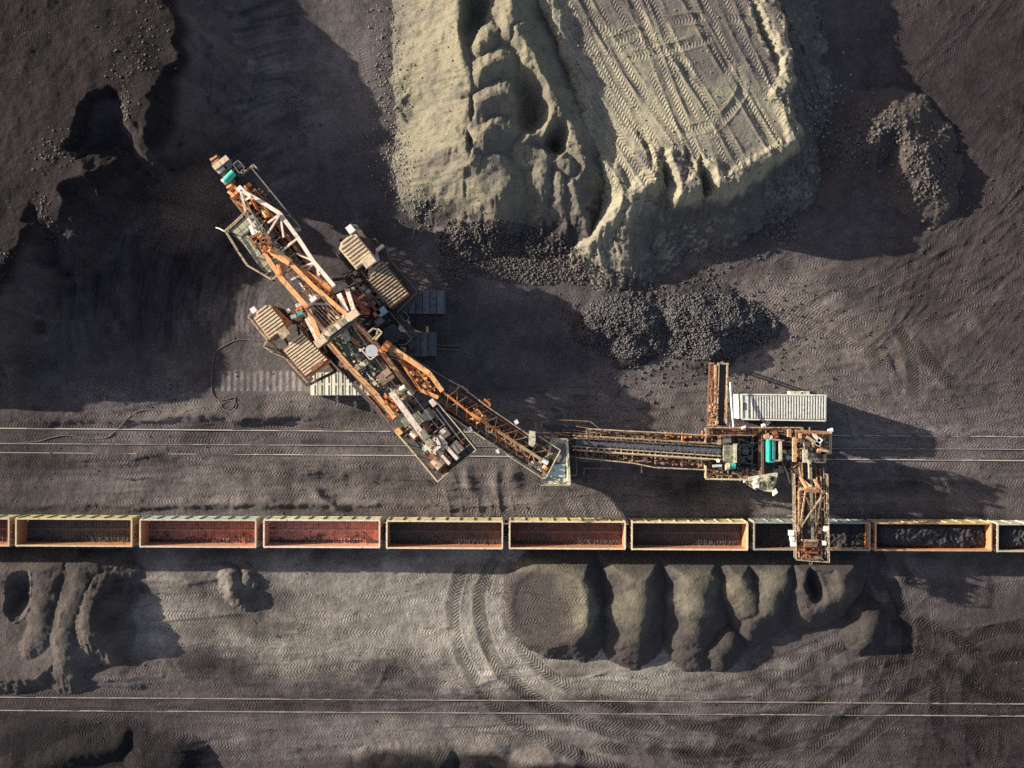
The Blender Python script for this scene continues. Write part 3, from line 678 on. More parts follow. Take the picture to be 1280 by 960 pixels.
def boxtruss(m, a, b, wid, hgt, n, chord=.2, w=.12, w2=None, hgt2=None):
    """four-chord lattice girder from a to b"""
    a = Vector(a); b = Vector(b); d = (b - a).normalized(); x = Vector((d.y, -d.x, 0)).normalized(); u = Vector((0, 0, 1))
    w2 = w2 or wid; hgt2 = hgt2 or hgt
    A = [a + x * sx * wid / 2 + u * sz * hgt / 2 for sx, sz in ((-1, 1), (1, 1), (1, -1), (-1, -1))]
    B = [b + x * sx * w2 / 2 + u * sz * hgt2 / 2 for sx, sz in ((-1, 1), (1, 1), (1, -1), (-1, -1))]
    for i in range(4): truss(m, A[i], B[i], A[(i + 1) % 4], B[(i + 1) % 4], n, w, chord if i % 2 == 0 else w)
    return m
def deck(parent, m, quad, nu, nv, t=.06, name='deck_plate', gap=.05, jit=.02, skip=()):
    """rows of separate floor plates filling a quad of world points"""
    q = [Vector(p) for p in quad]
    L1 = (q[1] - q[0]).length; L2 = (q[3] - q[0]).length
    for i in range(nu):
        for j in range(nv):
            if (i, j) in skip: continue
            gu = gap / L1; gv = gap / L2
            def P(u, v): return (q[0] * (1 - u) + q[1] * u) * (1 - v) + (q[3] * (1 - u) + q[2] * u) * v
            u0, u1, v0, v1 = i / nu + gu / 2, (i + 1) / nu - gu / 2, j / nv + gv / 2, (j + 1) / nv - gv / 2
            dz = Vector((0, 0, random.uniform(-jit, jit)))
            MB().poly([P(u0, v0) + dz, P(u1, v0) + dz, P(u1, v1) + dz, P(u0, v1) + dz], t).build(name, m, parent)
def clutter(m, quad, n, s0=.15, s1=.6, ang=0, hmax=.5):
    """pumps, boxes, valves and pipe stubs standing about on a deck"""
    m.stuff = True
    q = [Vector(p) for p in quad]
    for _ in range(n):
        u, v = random.random(), random.random(); p = (q[0] * (1 - u) + q[1] * u) * (1 - v) + (q[3] * (1 - u) + q[2] * u) * v
        k = random.random(); s = random.uniform(s0, s1); a = math.radians(ang + random.choice((0, 90)))
        if k < .45: m.box(p, s, s * random.uniform(.5, 1.2), random.uniform(.15, hmax), math.degrees(a))
        elif k < .8:
            d = Vector((math.cos(a), math.sin(a), 0)) * s * 1.3; m.tube(p - d + Vector((0, 0, .2)), p + d + Vector((0, 0, .25)), .05 + s * .1, 6)
        else: m.tube(p, p + Vector((0, 0, random.uniform(.2, hmax))), s * .35, 8)
    return m
def roofhouse(parent, pts, zt, zb, rdir, n, mroof, mwall, mrib, name='engine_house', ribh=.22, ribw=.2, inset=.03):
    """machine house: walls, flat roof sheet and separate raised ribs running along rdir (picture direction)"""
    P = [w3((*p, zt)) for p in pts]
    mb = MB().poly([p - Vector((0, 0, .06)) for p in P], zt - zb - .06); h = mb.build(name, mwall, parent)
    MB().poly(P, .055).build('roof', mroof, h)
    # ribs clipped to the polygon
    d = Vector((rdir[0], -rdir[1], 0)).normalized(); x = Vector((-d.y, d.x, 0))
    ks = [p.dot(x) for p in P]; k0, k1 = min(ks), max(ks)
    for i in range(n):
        k = k0 + (k1 - k0) * (i + .5) / n; c = []
        for a, b in zip(P, P[1:] + P[:1]):
            ka, kb = a.dot(x) - k, b.dot(x) - k
            if ka * kb < 0: c.append(lerp(a, b, ka / (ka - kb)))
        if len(c) >= 2:
            c.sort(key=lambda q: q.dot(d)); a, b = c[0], c[-1]
            if (b - a).length < .5: continue
            e = (b - a).normalized() * .12; z = Vector((0, 0, ribh / 2 + .003))
            MB().beam(a + e + z, b - e + z, ribw, ribh).build('roof_rib', mrib, h)
    return h

M_white = mat('white_paint', (.84, .76, .66), .5, 0, (.60, .48, .38), 1.2, .7, dirt=.28, dirtcol=(.17, .09, .05))
M_cream = mat('cream_sheet', (.80, .66, .46), .6, 0, (.55, .42, .28), 1.5, .7, dirt=.3, dirtcol=(.22, .13, .07))
M_creamd = mat('cream_sheet_worn', (.62, .50, .34), .65, 0, (.34, .25, .16), 1.5, .8, dirt=.5, dirtcol=(.10, .07, .05))
M_orange = mat('orange_paint', (.86, .34, .10), .5, 0, (.52, .17, .04), 1.1, .8, dirt=.4, dirtcol=(.12, .05, .025))
M_amber = mat('sunbleached_orange', (.90, .49, .20), .5, 0, (.60, .29, .12), 1.1, .8, dirt=.3, dirtcol=(.20, .09, .04))
M_red = mat('red_paint', (.50, .10, .045), .55, 0, (.24, .06, .035), 1.6, .8, dirt=.5, dirtcol=(.06, .03, .025))
M_rust = mat('rust', (.42, .20, .10), .8, 0, (.16, .075, .045), 1.8, .8, dirt=.5, dirtcol=(.05, .04, .038))
M_rustd = mat('dark_rust', (.17, .10, .07), .85, 0, (.075, .05, .042), 1.8, .8, dirt=.4, dirtcol=(.035, .03, .032))
M_brown = mat('brown_sheet', (.40, .25, .16), .7, 0, (.20, .11, .07), 1.6, .8, dirt=.5, dirtcol=(.06, .045, .04))
M_steel = mat('dark_steel', (.060, .058, .062), .6, .2, (.030, .029, .033), 2.0, .7)
M_grey = mat('grey_steel', (.24, .23, .21), .6, .1, (.12, .11, .105), 1.6, .8, dirt=.4, dirtcol=(.06, .05, .045))
M_deck = mat('olive_deck', (.33, .34, .22), .7, 0, (.17, .17, .12), 1.3, .9, dirt=.5, dirtcol=(.06, .055, .045))
M_deckl = mat('pale_green_deck', (.50, .52, .36), .7, 0, (.30, .31, .22), 1.2, .8, dirt=.4, dirtcol=(.10, .09, .07))
M_deckd = mat('dark_deck', (.10, .095, .088), .8, 0, (.05, .048, .05), 1.3, .9)
M_teal = mat('teal_paint', (.04, .52, .46), .5, 0, (.02, .30, .28), 1.5, .7, dirt=.25, dirtcol=(.05, .10, .09))
M_blue = mat('pale_blue_paint', (.42, .52, .55), .5, 0, (.25, .32, .34), 1.6, .7)
M_mint = mat('mint_sheet', (.62, .78, .68), .5, 0, (.42, .52, .46), 1.4, .7, dirt=.35, dirtcol=(.10, .11, .09))
M_lamp = mat('lamp_white', (.88, .88, .85), .4, 0, (.70, .70, .68), 2.0, .5)
M_yellow = mat('yellow_rail', (.76, .66, .42), .55, 0, (.48, .38, .22), 1.3, .8, dirt=.3, dirtcol=(.15, .09, .05))
M_stone = mat('pale_yellow_sheet', (.70, .68, .50), .6, 0, (.44, .42, .30), 1.4, .8, dirt=.4, dirtcol=(.12, .10, .08))
M_belt = mat('rubber_belt', (.030, .029, .031), .8, 0, (.055, .05, .05), 2.0, .8)
# ------------------------------------------------------------------ railway tracks
M_railtop = mat('rail_steel', (.46, .43, .39), .45, .0, (.50, .46, .40), .6, .6)
M_raild = mat('dull_rail', (.34, .31, .28), .6, .0, (.16, .145, .13), .8, .6)
M_sleeper = mat('sleeper', (.10, .09, .085), .9, 0, (.06, .055, .055), 1.0, .7)
M_rustrail = mat('rusty_rail', (.13, .115, .10), .8, 0, (.07, .065, .06), .8, .6)
def railway(label, lines, gx0=-8, gx1=1288, sleepers=None, group=None):
    r = root('railway_track', W(gx0, lines[0][0], 0), label, 'railway track', group)
    for (y0, y1, m) in lines:
        a = W(gx0, y0 + (y1 - y0) * gx0 / 1280, .0); b = W(gx1, y0 + (y1 - y0) * gx1 / 1280, .0)
        mb = MB(); z = Vector((0, 0, .1)); mb.beam(a + z, b + z, .055, .06); mb.beam(a + z * .4, b + z * .4, .03, .08); mb.beam(a, b, .15, .04)
        mb.build('rail', m, r)
    if sleepers:
        y0, y1, n = sleepers
        for i in range(n):
            x = gx0 + (gx1 - gx0) * (i + .5) / n; sh = (lines[0][1] - lines[0][0]) * x / 1280
            MB().beam(W(x, y0 + sh, -.02), W(x, y1 + sh, -.02), .25, .16).build('sleeper', M_sleeper, r)
    return r
railway('three-railed excavator track half buried in coal dust above the train', [(535.5, 546, M_railtop), (554.5, 562, M_raild), (565.5, 576, M_railtop)])
railway('track that carries the long train of open wagons', [(651, 658.5, M_railtop), (667, 674.5, M_railtop)], sleepers=(646, 672, 190))
railway('lower track with thin bright rails sunk in the tyre-marked ground', [(871.5, 880, M_raild), (888, 895, M_raild)])

# ------------------------------------------------------------------ open wagons
def wagon_mats(k, side, inner, rim):
    return (mat('wagon_side_%d' % k, side, .6, 0, tuple(c * .62 for c in side), 1.0, .8, dirt=.35, dirtcol=(.07, .06, .05)),
            mat('wagon_inner_%d' % k, inner, .7, 0, tuple(c * .5 for c in inner), 1.1, .9, dirt=.3, dirtcol=(.07, .055, .05)),
            mat('wagon_lining_%d' % k, tuple(.4 * a + .6 * b for a, b in zip(inner, (.82, .36, .16))), .65, 0, tuple(.4 * a * .7 + .6 * b for a, b in zip(inner, (.62, .24, .10))), 1.1, .8, dirt=.2, dirtcol=(.12, .06, .04)),
            mat('wagon_rim_%d' % k, rim, .5, 0, tuple(c * .7 for c in rim), 1.2, .7, dirt=.2, dirtcol=(.2, .12, .07)))
WL, WW, ZF, ZT = 13.2, 3.12, 1.05, 3.5
def wagon_parts(k):
    """one open wagon about the origin, parts as (name, mesh builder, material slot, sub-parts)"""
    out = []
    hl, hw = WL / 2, WW / 2
    m = MB()
    out.append(('underframe', MB().beam((-hl, 0, .8), (hl, 0, .8), .5, .3).beam((-hl + .1, -1.2, 1.15), (hl - .1, -1.2, .88), .15, .2).beam((-hl + .1, 1.2, .88), (hl - .1, 1.2, .88), .15, .2), 4, []))
    # side walls with hatch-like panels and posts
    for sy in (-1, 1):
        out.append(('side_wall', MB().beam((-hl, sy * (hw - .05), (ZF + ZT) / 2 - .06), (hl, sy * (hw - .05), (ZF + ZT) / 2 - .06), .1, ZT - ZF - .12), 0 if sy > 0 else 2, []))
        out.append(('top_rail', MB().beam((-hl, sy * (hw - .03), ZT - .07), (hl, sy * (hw - .03), ZT - .07), .17, .13), 3, []))
        out.append(('bottom_rail', MB().beam((-hl, sy * hw, ZF - .02), (hl, sy * hw, ZF - .02), .14, .2), 0, []))
        for i in range(8):
            x = -hl + .15 + (WL - .3) * (i + .5) / 8 if False else -hl + WL * (i + .5) / 8
        for i in range(9):
            x = -hl + .1 + (WL - .2) * i / 8
            out.append(('side_post', MB().beam((x, sy * (hw + .06), ZF), (x, sy * (hw + .06), ZT - .15), .16, .13, (0, 1, 0)), 0, []))
        for i in range(8):
            x0 = -hl + .1 + (WL - .2) * i / 8 + .14; x1 = -hl + .1 + (WL - .2) * (i + 1) / 8 - .14
            mb = MB()
            for zz in (1.85, 2.4, 2.95): mb.beam((x0, sy * (hw + .012), zz), (x1, sy * (hw + .012), zz), .03, .07)
            mb.beam((x0, sy * (hw + .005), 2.4), (x1, sy * (hw + .005), 2.4), .015, 1.9)
            out.append(('side_panel', mb, 0, []))
    for sx in (-1, 1):
        out.append(('end_wall', MB().beam((sx * (hl - .05), -hw + .1, (ZF + ZT) / 2 - .06), (sx * (hl - .05), hw - .1, (ZF + ZT) / 2 - .06), .1, ZT - ZF - .12), 2, []))
        out.append(('end_rail', MB().beam((sx * (hl - .03), -hw + .055, ZT - .071), (sx * (hl - .03), hw - .055, ZT - .071), .17, .128), 3, []))
        mb = MB()
        for yy in (-.9, 0, .9): mb.beam((sx * (hl + .05), yy, ZF), (sx * (hl + .05), yy, ZT - .15), .12, .1, (0, 1, 0))
        out.append(('end_post', mb, 0, []))
        mb = MB().beam((sx * hl, 0, 1.0), (sx * (hl + .38), 0, 1.0), .18, .22); mb.box((sx * (hl + .3), 0, .86), .18, .34, .3)
        out.append(('coupler', mb, 4, []))
        b = MB()
        for sy in (-1, 1): b.beam((sx * 4.3 - 1.2, sy * .95, .55), (sx * 4.3 + 1.2, sy * .95, .55), .14, .3)
        b.beam((sx * 4.3, -.95, .6), (sx * 4.3, .95, .6), .4, .3)
        ws = []
        for dx in (-.92, .92):
            q = MB().tube((sx * 4.3 + dx, -.95, .475), (sx * 4.3 + dx, .95, .475), .07, 6)
            for sy in (-1, 1): q.tube((sx * 4.3 + dx, sy * .70, .475), (sx * 4.3 + dx, sy * .83, .475), .475, 14)
            ws.append(('wheelset', q, 4))
        out.append(('bogie', b, 4, ws))
    # floor: a centre sill and fourteen drop doors
    out.append(('floor_sill', MB().beam((-hl + .1, 0, ZF + .02), (hl - .1, 0, ZF + .02), .3, .16), 1, []))
    for i in range(7):
        for sy in (-1, 1):
            x0 = -hl + .14 + (WL - .28) * i / 7; x1 = x0 + (WL - .28) / 7
            mb = MB().poly([(x0 + .05, sy * .16, ZF + .02), (x1 - .05, sy * .16, ZF + .02), (x1 - .05, sy * (hw - .11), ZF - .03), (x0 + .05, sy * (hw - .11), ZF - .03)], .05)
            for q in range(5):
                x = x0 + (x1 - x0) * (q + .5) / 5; mb.beam((x, sy * .2, ZF + .055), (x, sy * (hw - .14), ZF + .01), .05, .06)
            out.append(('floor_door', mb, 1, []))
    for i in range(1, 7):
        x = -hl + .14 + (WL - .28) * i / 7
        out.append(('cross_bearer', MB().beam((x, -hw + .1, ZF + .03), (x, hw - .1, ZF + .03), .1, .12), 1, []))
    for i in range(1, 8):
        x = -hl + .1 + (WL - .2) * i / 8
        mb = MB()
        for sy in (-1, 1): mb.beam((x, sy * (hw - .115), ZF + .05), (x, sy * (hw - .115), ZF + .9), .08, .03, (0, 1, 0))
        out.append(('inner_gusset', mb, 2, []))
    return out
PROTO = None
def make_wagon(cx, label, mats, first):
    global PROTO
    cy = 667.3 + (cx - 400) * .0052
    loc = W(cx, cy, ZT); loc.z = 0.1
    r = root('open_wagon', loc, label, 'wagon', 'open wagons of the train'); r.rotation_euler = (0, 0, -.0052)
    allm = (*mats, M_steel)
    if PROTO is None:
        PROTO = []
        for nm, mb, sl_, subs in wagon_parts(0):
            me = bpy.data.meshes.new(nm); me.from_pydata([tuple(v) for v in mb.v], [], mb.f); me.materials.append(allm[sl_])
            ss = []
            for n2, m2, s2 in subs:
                e2 = bpy.data.meshes.new(n2); e2.from_pydata([tuple(v) for v in m2.v], [], m2.f); e2.materials.append(allm[s2]); ss.append((n2, e2, s2))
            PROTO.append((nm, me, sl_, ss))
    for nm, me, sl_, ss in PROTO:
        o = bpy.data.objects.new(nm, me); C.objects.link(o); o.parent = r
        o.material_slots[0].link = 'OBJECT'; o.material_slots[0].material = allm[sl_]
        for n2, e2, s2 in ss:
            p = bpy.data.objects.new(n2, e2); C.objects.link(p); p.parent = o
    return r
WAG = [(-61, 'wagon cut off by the left edge with a rusty floor', (.58, .60, .40), (.16, .09, .06), (.62, .50, .36)),
       (92.5, 'empty wagon with a yellow-green side and a dark bare floor', (.62, .58, .24), (.17, .145, .135), (.66, .58, .36)),
       (247.5, 'empty wagon with a pale green side and dull red inside', (.50, .60, .50), (.60, .28, .21), (.70, .60, .46)),
       (402.2, 'empty wagon with the brightest red inside and a cream rim', (.66, .68, .44), (.92, .46, .35), (.84, .76, .62)),
       (555.7, 'empty wagon with a cream rim over a near-black ribbed floor, ahead of the excavator tail', (.72, .62, .30), (.17, .125, .105), (.84, .72, .54)),
       (709.2, 'empty wagon with red rust patches on its ribbed floor and an orange right end', (.72, .62, .30), (.26, .15, .12), (.86, .72, .52)),
       (862, 'empty wagon with a dark floor, last sunlit one before the loading boom', (.72, .62, .28), (.15, .115, .10), (.88, .74, .54)),
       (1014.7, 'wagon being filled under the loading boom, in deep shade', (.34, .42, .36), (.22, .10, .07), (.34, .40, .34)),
       (1166.5, 'wagon with an ochre side, heaped with rippled black coal', (.62, .50, .22), (.38, .12, .07), (.62, .40, .24)),
       (1319, 'wagon cut off by the right edge, loaded with coal', (.58, .56, .44), (.34, .13, .08), (.52, .54, .42))]
LOADED = {}
for k, (cx, lb, sd, inn, rm) in enumerate(WAG):
    r = make_wagon(cx, lb, wagon_mats(k, sd, inn, rm), k == 0)
    r.location.y += random.uniform(-.03, .03); r.rotation_euler.z += random.uniform(-.0012, .0012)
    if k in (7, 8, 9): LOADED[k] = r
    else:
        mb = MB()
        for _ in range(260):
            x = random.uniform(-WL / 2 + .3, WL / 2 - .3); y = -WW / 2 + .18 + abs(random.gauss(0, .35 + .25 * math.sin(x * 1.3 + k))); q = .05 + .14 * random.random() ** 3
            if abs(y) < WW / 2 - .2: mb.box((x, y, ZF + .03), q * 1.4, q, q * .8, random.uniform(0, 90))
        me = bpy.data.meshes.new('coal_residue'); me.from_pydata([tuple(v) for v in mb.v], [], mb.f); me.materials.append(M_coal)
        o = bpy.data.objects.new('coal_residue', me); C.objects.link(o); o.parent = r; o['kind'] = 'stuff'
# coal in the last three
for k, r in LOADED.items():
    hl, hw = WL / 2 - .1, WW / 2 - .1; nx, ny = 150, 34; V = []; F = []
    for j in range(ny + 1):
        for i in range(nx + 1):
            x = -hl + 2 * hl * i / nx; y = -hw + 2 * hw * j / ny
            e = max(0, 1 - (abs(x) / hl) ** 6) * max(0, 1 - (abs(y) / hw) ** 3)
            n = float(fbm(np.array([[x * 3.0]]), np.array([[y * 3. + k * 9]]), 2.2, 5, .7, 3.)[0, 0])
            z = 2.2 + (.75 if k > 7 else -.1) * e + .055 * math.sin((x + .35 * math.cos(y * 1.6) - .5 * (y / hw) ** 2) * 2 * math.pi / .62 + n * 1.5) * e * (1 if k > 7 else .4) + .3 * n
            V.append((x, y, min(z, 3.9)))
    for j in range(ny):
        for i in range(nx): a = j * (nx + 1) + i; F.append((a, a + 1, a + nx + 2, a + nx + 1))
    # closed underneath
    b0 = len(V); V += [(-hl, -hw, 1.5), (hl, -hw, 1.5), (hl, hw, 1.5), (-hl, hw, 1.5)]
    F += [(b0 + 3, b0 + 2, b0 + 1, b0)]
    me = bpy.data.meshes.new('coal_load'); me.from_pydata(V, [], F); me.materials.append(M_coal2 if 'M_coal2' in globals() else mat('coal_load', (.055, .052, .056), .8, 0, (.018, .017, .019), 7.0, .9, bump=.12, bscale=7))
    for p in me.polygons: p.use_smooth = True
    o = bpy.data.objects.new('coal_load', me); C.objects.link(o); o.location = r.location; o.rotation_euler = r.rotation_euler
    tag(o, {7: 'shallow coal in the wagon under the loading boom', 8: 'rippled black coal heaped in the ochre wagon', 9: 'black coal heaped in the wagon at the right edge'}[k], 'coal', None, 'stuff')
# ------------------------------------------------------------------ white ribbed container
def container():
    x0, x1, y0, y1 = 925, 1032, 492.5, 526
    zt = 4.4
    r = root('container', W(978, 509, 0), 'long white container with a ribbed roof beside the loading machine', 'container')
    A, B, Cc, D = W(x0 + 2, y0 + .5, zt), W(x1, y0 + 1.5, zt), W(x1 - .5, y1, zt), W(x0 + 2.5, y1 - 2, zt)
    MB().poly([p - Vector((0, 0, .07)) for p in (A, B, Cc, D)], zt - .6).build('body', M_contw, r)
    MB().poly([A, B, Cc, D], .065).build('roof', M_contr, r)
    for i in range(28):
        t = .12 + .87 * i / 27; a = lerp(A, B, t); b = lerp(D, Cc, t); e = (b - a).normalized() * .15; z = Vector((0, 0, .083))
        MB().beam(a + e + z, b - e + z, .15, .16).build('roof_rib', M_contw, r)
    f = MB(); z = Vector((0, 0, .07))
    for a, b in ((A, B), (B, Cc), (Cc, D), (D, A)): f.beam(a + z, b + z, .16, .13)
    f.build('roof_frame', M_contw, r)
    e = MB().poly([W(926, 493, zt + .04), W(935.5, 493, zt + .04), W(935.5, 524.5, zt + .04), W(926, 523, zt + .04)], .03); e.build('end_panel', M_contw, r)
    MB().poly([W(929, 503.5, zt + .08), W(932.5, 503.5, zt + .08), W(932.5, 512.5, zt + .08), W(929, 512.5, zt + .08)], .05).build('roof_hatch', M_rustd, r)
    for (a, b) in ((984, 998), (1000, 1008)):
        MB().box((W((a + b) / 2, 491.6, 2.6)), (b - a) * .09, .5, 1.2).build('vent_box', M_stone, r)
    MB().box(W(956, 527.5, 2.6), .45, .45, 1.4, 40).build('lamp', M_lamp, r)
    for px in (930, 955, 980, 1005, 1028):
        for py in (497, 522): MB().box(W(px * .962 + 24, py * .962 + 18, 0), .35, .35, .6).build('foot', M_steel, r)
M_contw = mat('container_white', (.80, .82, .76), .5, 0, (.62, .64, .58), 1.3, .7, dirt=.28, dirtcol=(.22, .20, .17))
M_contr = mat('container_roof', (.22, .26, .25), .6, 0, (.06, .07, .075), 1.2, .9, dirt=.5, dirtcol=(.06, .06, .06))  # sheet coloured dark to stand for shade between the ribs
container()
# ------------------------------------------------------------------ bucket-wheel excavator
E = root('bucket_wheel_excavator', W(440, 412, 0), 'huge rusty orange and white bucket-wheel excavator with long boom and counterweight tail', 'excavator')
AX = Vector((.605, -.796, 0)); CX = Vector((.796, .605, 0))     # along the machine (towards the tail), and across
Zv = Vector((0, 0, 1))
# crawlers with separate track pads
def crawler(x0, x1, y0, y1, zt, mp, npads, label=None):
    a = W(x0, (y0 + y1) / 2, zt); b = W(x1, (y0 + y1) / 2, zt); wd = abs(W(0, y0, zt).y - W(0, y1, zt).y)
    c = MB(); m0 = (a + b) / 2; L = (b - a).length
    c.box((m0.x, m0.y, .5), L - 1.0, wd * .55, zt - .9).box((m0.x, m0.y, zt - .45), L - 2.0, wd * .8, .25)
    o = c.build('crawler', M_steel, E)
    if label: o['label'] = label
    for i in range(5):
        x = a.x + .9 + (L - 1.8) * i / 4; MB().tube((x, m0.y - wd * .3, .62), (x, m0.y + wd * .3, .62), .5, 12).build('wheel', M_steel, o)
    for i in range(npads):
        x = a.x + L * (i + .5) / npads; p = MB().box((x, m0.y, zt - .16), L / npads - .09, wd, .13)
        for s_ in (-1, 1): p.box((x - .02, m0.y + s_ * wd * .01 + s_ * wd * .25, zt - .03), .09, wd * .42, .06)
        p.build('track_pad', mp[i % len(mp)], o)
        MB().box((x, m0.y, .02), L / npads - .09, wd, .12).build('track_pad', M_steel, o)
    for xe in (a.x - .02, b.x + .02):
        for k in range(3): MB().box((xe, m0.y, .3 + k * .62), .12, wd, .5).build('track_pad', mp[0], o)
    return o
M_padb = mat('crawler_pad_shaded', (.20, .22, .24), .55, .1, (.11, .12, .13), 1.4, .8, dirt=.3)  # pads in the machine's shadow, shade put into their colour
M_padw = mat('crawler_pad_pale', (.88, .88, .76), .6, 0, (.66, .66, .54), 1.2, .8, dirt=.15, dirtcol=(.12, .115, .10))
M_padb2 = mat('crawler_pad_shaded_worn', (.15, .165, .18), .55, .1, (.08, .09, .10), 1.4, .8, dirt=.4)
M_padw2 = mat('crawler_pad_dusty', (.70, .69, .54), .65, 0, (.44, .43, .33), 1.2, .8, dirt=.25, dirtcol=(.12, .115, .10))
crawler(458, 554.5, 363, 392, 2.3, [M_padb, M_padb2], 11, 'upper crawler with pads coloured dark for shade')
crawler(388.5, 492, 465.5, 494, 2.3, [M_padw, M_padw2, M_padw], 12, 'lower crawler with pale dusty pads')
crawler(446, 543.5, 415, 445, 2.1, [M_padb2, M_padb], 11)
# undercarriage and slewing ring
u = MB(); u.beam(W(500, 380, 1.8), W(480, 430, 2.2), 1.6, 1.0).beam(W(480, 430, 2.2), W(440, 478, 1.8), 1.6, 1.0).beam(W(500, 430, 1.8), W(460, 415, 2.2), 1.6, 1.0).beam(W(455, 400, 2.6), W(480, 440, 2.6), 3.5, .8)
u.build('undercarriage', M_steel, E)
c = W(448, 418, 2.8); MB().tube(c, c + Zv * 1.0, 3.4, 32).build('slewing_ring', M_grey, E)
t = MB(); t.poly([W(392, 380, 4.6), W(450, 352, 4.6), W(520, 440, 4.6), W(440, 478, 4.6), W(384, 420, 4.6)], .7); t.build('slewing_platform', M_steel, E)
for a, b in (((405, 395), (405, 395)), ((470, 470), (470, 470)), ((440, 378), (440, 378)), ((495, 440), (495, 440))):
    MB().tube(W(*a, 4.5), W(*a, 6.6), .35, 8).build('column', M_rustd, E)
# gantries that carry the four houses either side
for pts in (((455, 352), (425, 300), (470, 300), (520, 372), (495, 398)), ((318, 404), (338, 384), (372, 404), (420, 464), (384, 482))):
    o = MB(); P = [W(*p, 5.0) for p in pts]
    for a, b in zip(P, P[1:] + P[:1]): o.hbeam(a, b, .3, .45)
    for a, b in ((0, 2), (1, 4), (2, 4)): o.hbeam(P[a], P[b], .22, .35)
    o.build('house_platform', M_rustd, E)
for a, b in (((416, 350), (455, 345)), ((424, 372), (470, 380)), ((398, 388), (370, 404)), ((420, 432), (392, 462)), ((440, 380), (480, 340)), ((400, 420), (372, 440))):
    MB().hbeam(W(*a, 5.0), W(*b, 5.0), .3, .5).build('bracket', M_rustd, E)
RD = (.8, -.6)
roofhouse(E, [(423.5, 311), (426.5, 302.5), (434.5, 296), (445, 292.5), (470, 322), (461, 330), (458, 327), (445, 337)], 8.2, 5.1, RD, 9, M_cream, M_brown, M_cream)
roofhouse(E, [(478.5, 326), (511.5, 366.5), (488, 385), (459, 350)], 7.6, 5.1, RD, 13, M_brown, M_rustd, M_creamd, 'winch_house', .3, .16)
roofhouse(E, [(317, 398.5), (322, 389), (330, 382.5), (338.5, 381), (356, 402), (346, 417), (336.5, 425)], 7.9, 5.1, RD, 9, M_creamd, M_brown, M_cream)
roofhouse(E, [(379, 415.5), (410, 448), (382, 471), (353.5, 438)], 7.4, 5.1, RD, 12, M_rust, M_rustd, M_cream, 'winch_house', .32, .2)
for (px, py, z, sx, sy, sz, m, nm) in ((461.5, 327, 8.0, 1.35, 1.1, .8, M_cream, 'roof_box'), (356, 416, 7.6, 1.1, 1.1, .7, M_creamd, 'roof_box'), (439.5, 288, 6.2, .75, .9, .9, M_lamp, 'lamp'), (319, 388, 6.5, .6, .6, .8, M_lamp, 'lamp'),
                                       (475.5, 310.5, 6.6, 1.0, .35, .5, M_white, 'lamp'), (471, 325.5, 7.6, .4, .4, .8, M_blue, 'vent'), (362, 389, 6.4, .4, .4, .7, M_lamp, 'lamp'), (393.5, 375, 9.0, .75, .55, .8, M_lamp, 'switch_box')):
    MB().box(W(px, py, z), sx, sy, sz, 37).build(nm, m, E)
MB().beam(W(449, 289, 6.8), W(467, 318, 6.8), .55, .8).build('air_duct', M_rustd, E)
MB().beam(W(341, 387, 7.2), W(361, 406, 7.2), .75, 1.0).build('air_duct', M_orange, E)
MB().beam(W(486, 383, 7.3), W(510, 366, 7.3), .5, .5).build('gutter', M_orange, E)
MB().beam(W(384, 469, 7.2), W(410, 449, 7.2), .8, .6).build('gutter', M_orange, E)
MB().beam(W(390, 463, 7.5), W(404, 452, 7.5), .45, .6).build('pipe', M_rust, E)
# walkways round the houses
def walk(pts, wd, z, m=M_deckd, mr=M_grey, inner=True, hgt=1.05, seg=1.6, r=.045):
    """walkway along a polyline with plates and a guard rail on the outer side"""
    for a, b in zip(pts, pts[1:]):
        A, B = W(*a, z), W(*b, z); L = (B - A).length; n = max(1, int(L / seg)); d = (B - A).normalized(); x = Vector((-d.y, d.x, 0)) * wd
        deck(E if not isinstance(m, tuple) else m[1], m if not isinstance(m, tuple) else m[0], [A, B, B + x, A + x], n, 1)
    rail([(*p, z) for p in pts], hgt, r, 1.5).build('guard_rail', mr, E)
walk([(441, 283.5), (447, 283), (472, 312)], -.9, 5.2)
walk([(484, 309), (489, 326), (523, 365), (498, 391)], -.9, 5.2)
walk([(422.5, 319), (440, 341), (430, 352)], .8, 5.2)
walk([(345, 388), (351, 379), (365, 392)], -.8, 5.2)
walk([(387, 479), (358, 447), (343, 441), (332, 433), (337, 426), (313.5, 397), (318, 388)], -.7, 5.2, mr=M_creamd, r=.06)
walk([(376, 409), (382, 414), (398, 440), (408, 443)], .7, 5.3, mr=M_rust)
rail([(375, 407, 5.4), (384, 414, 5.4), (398, 440, 5.4), (411, 441, 5.4), (406, 432, 5.4)], 1.0, .05).build('guard_rail', M_creamd, E)
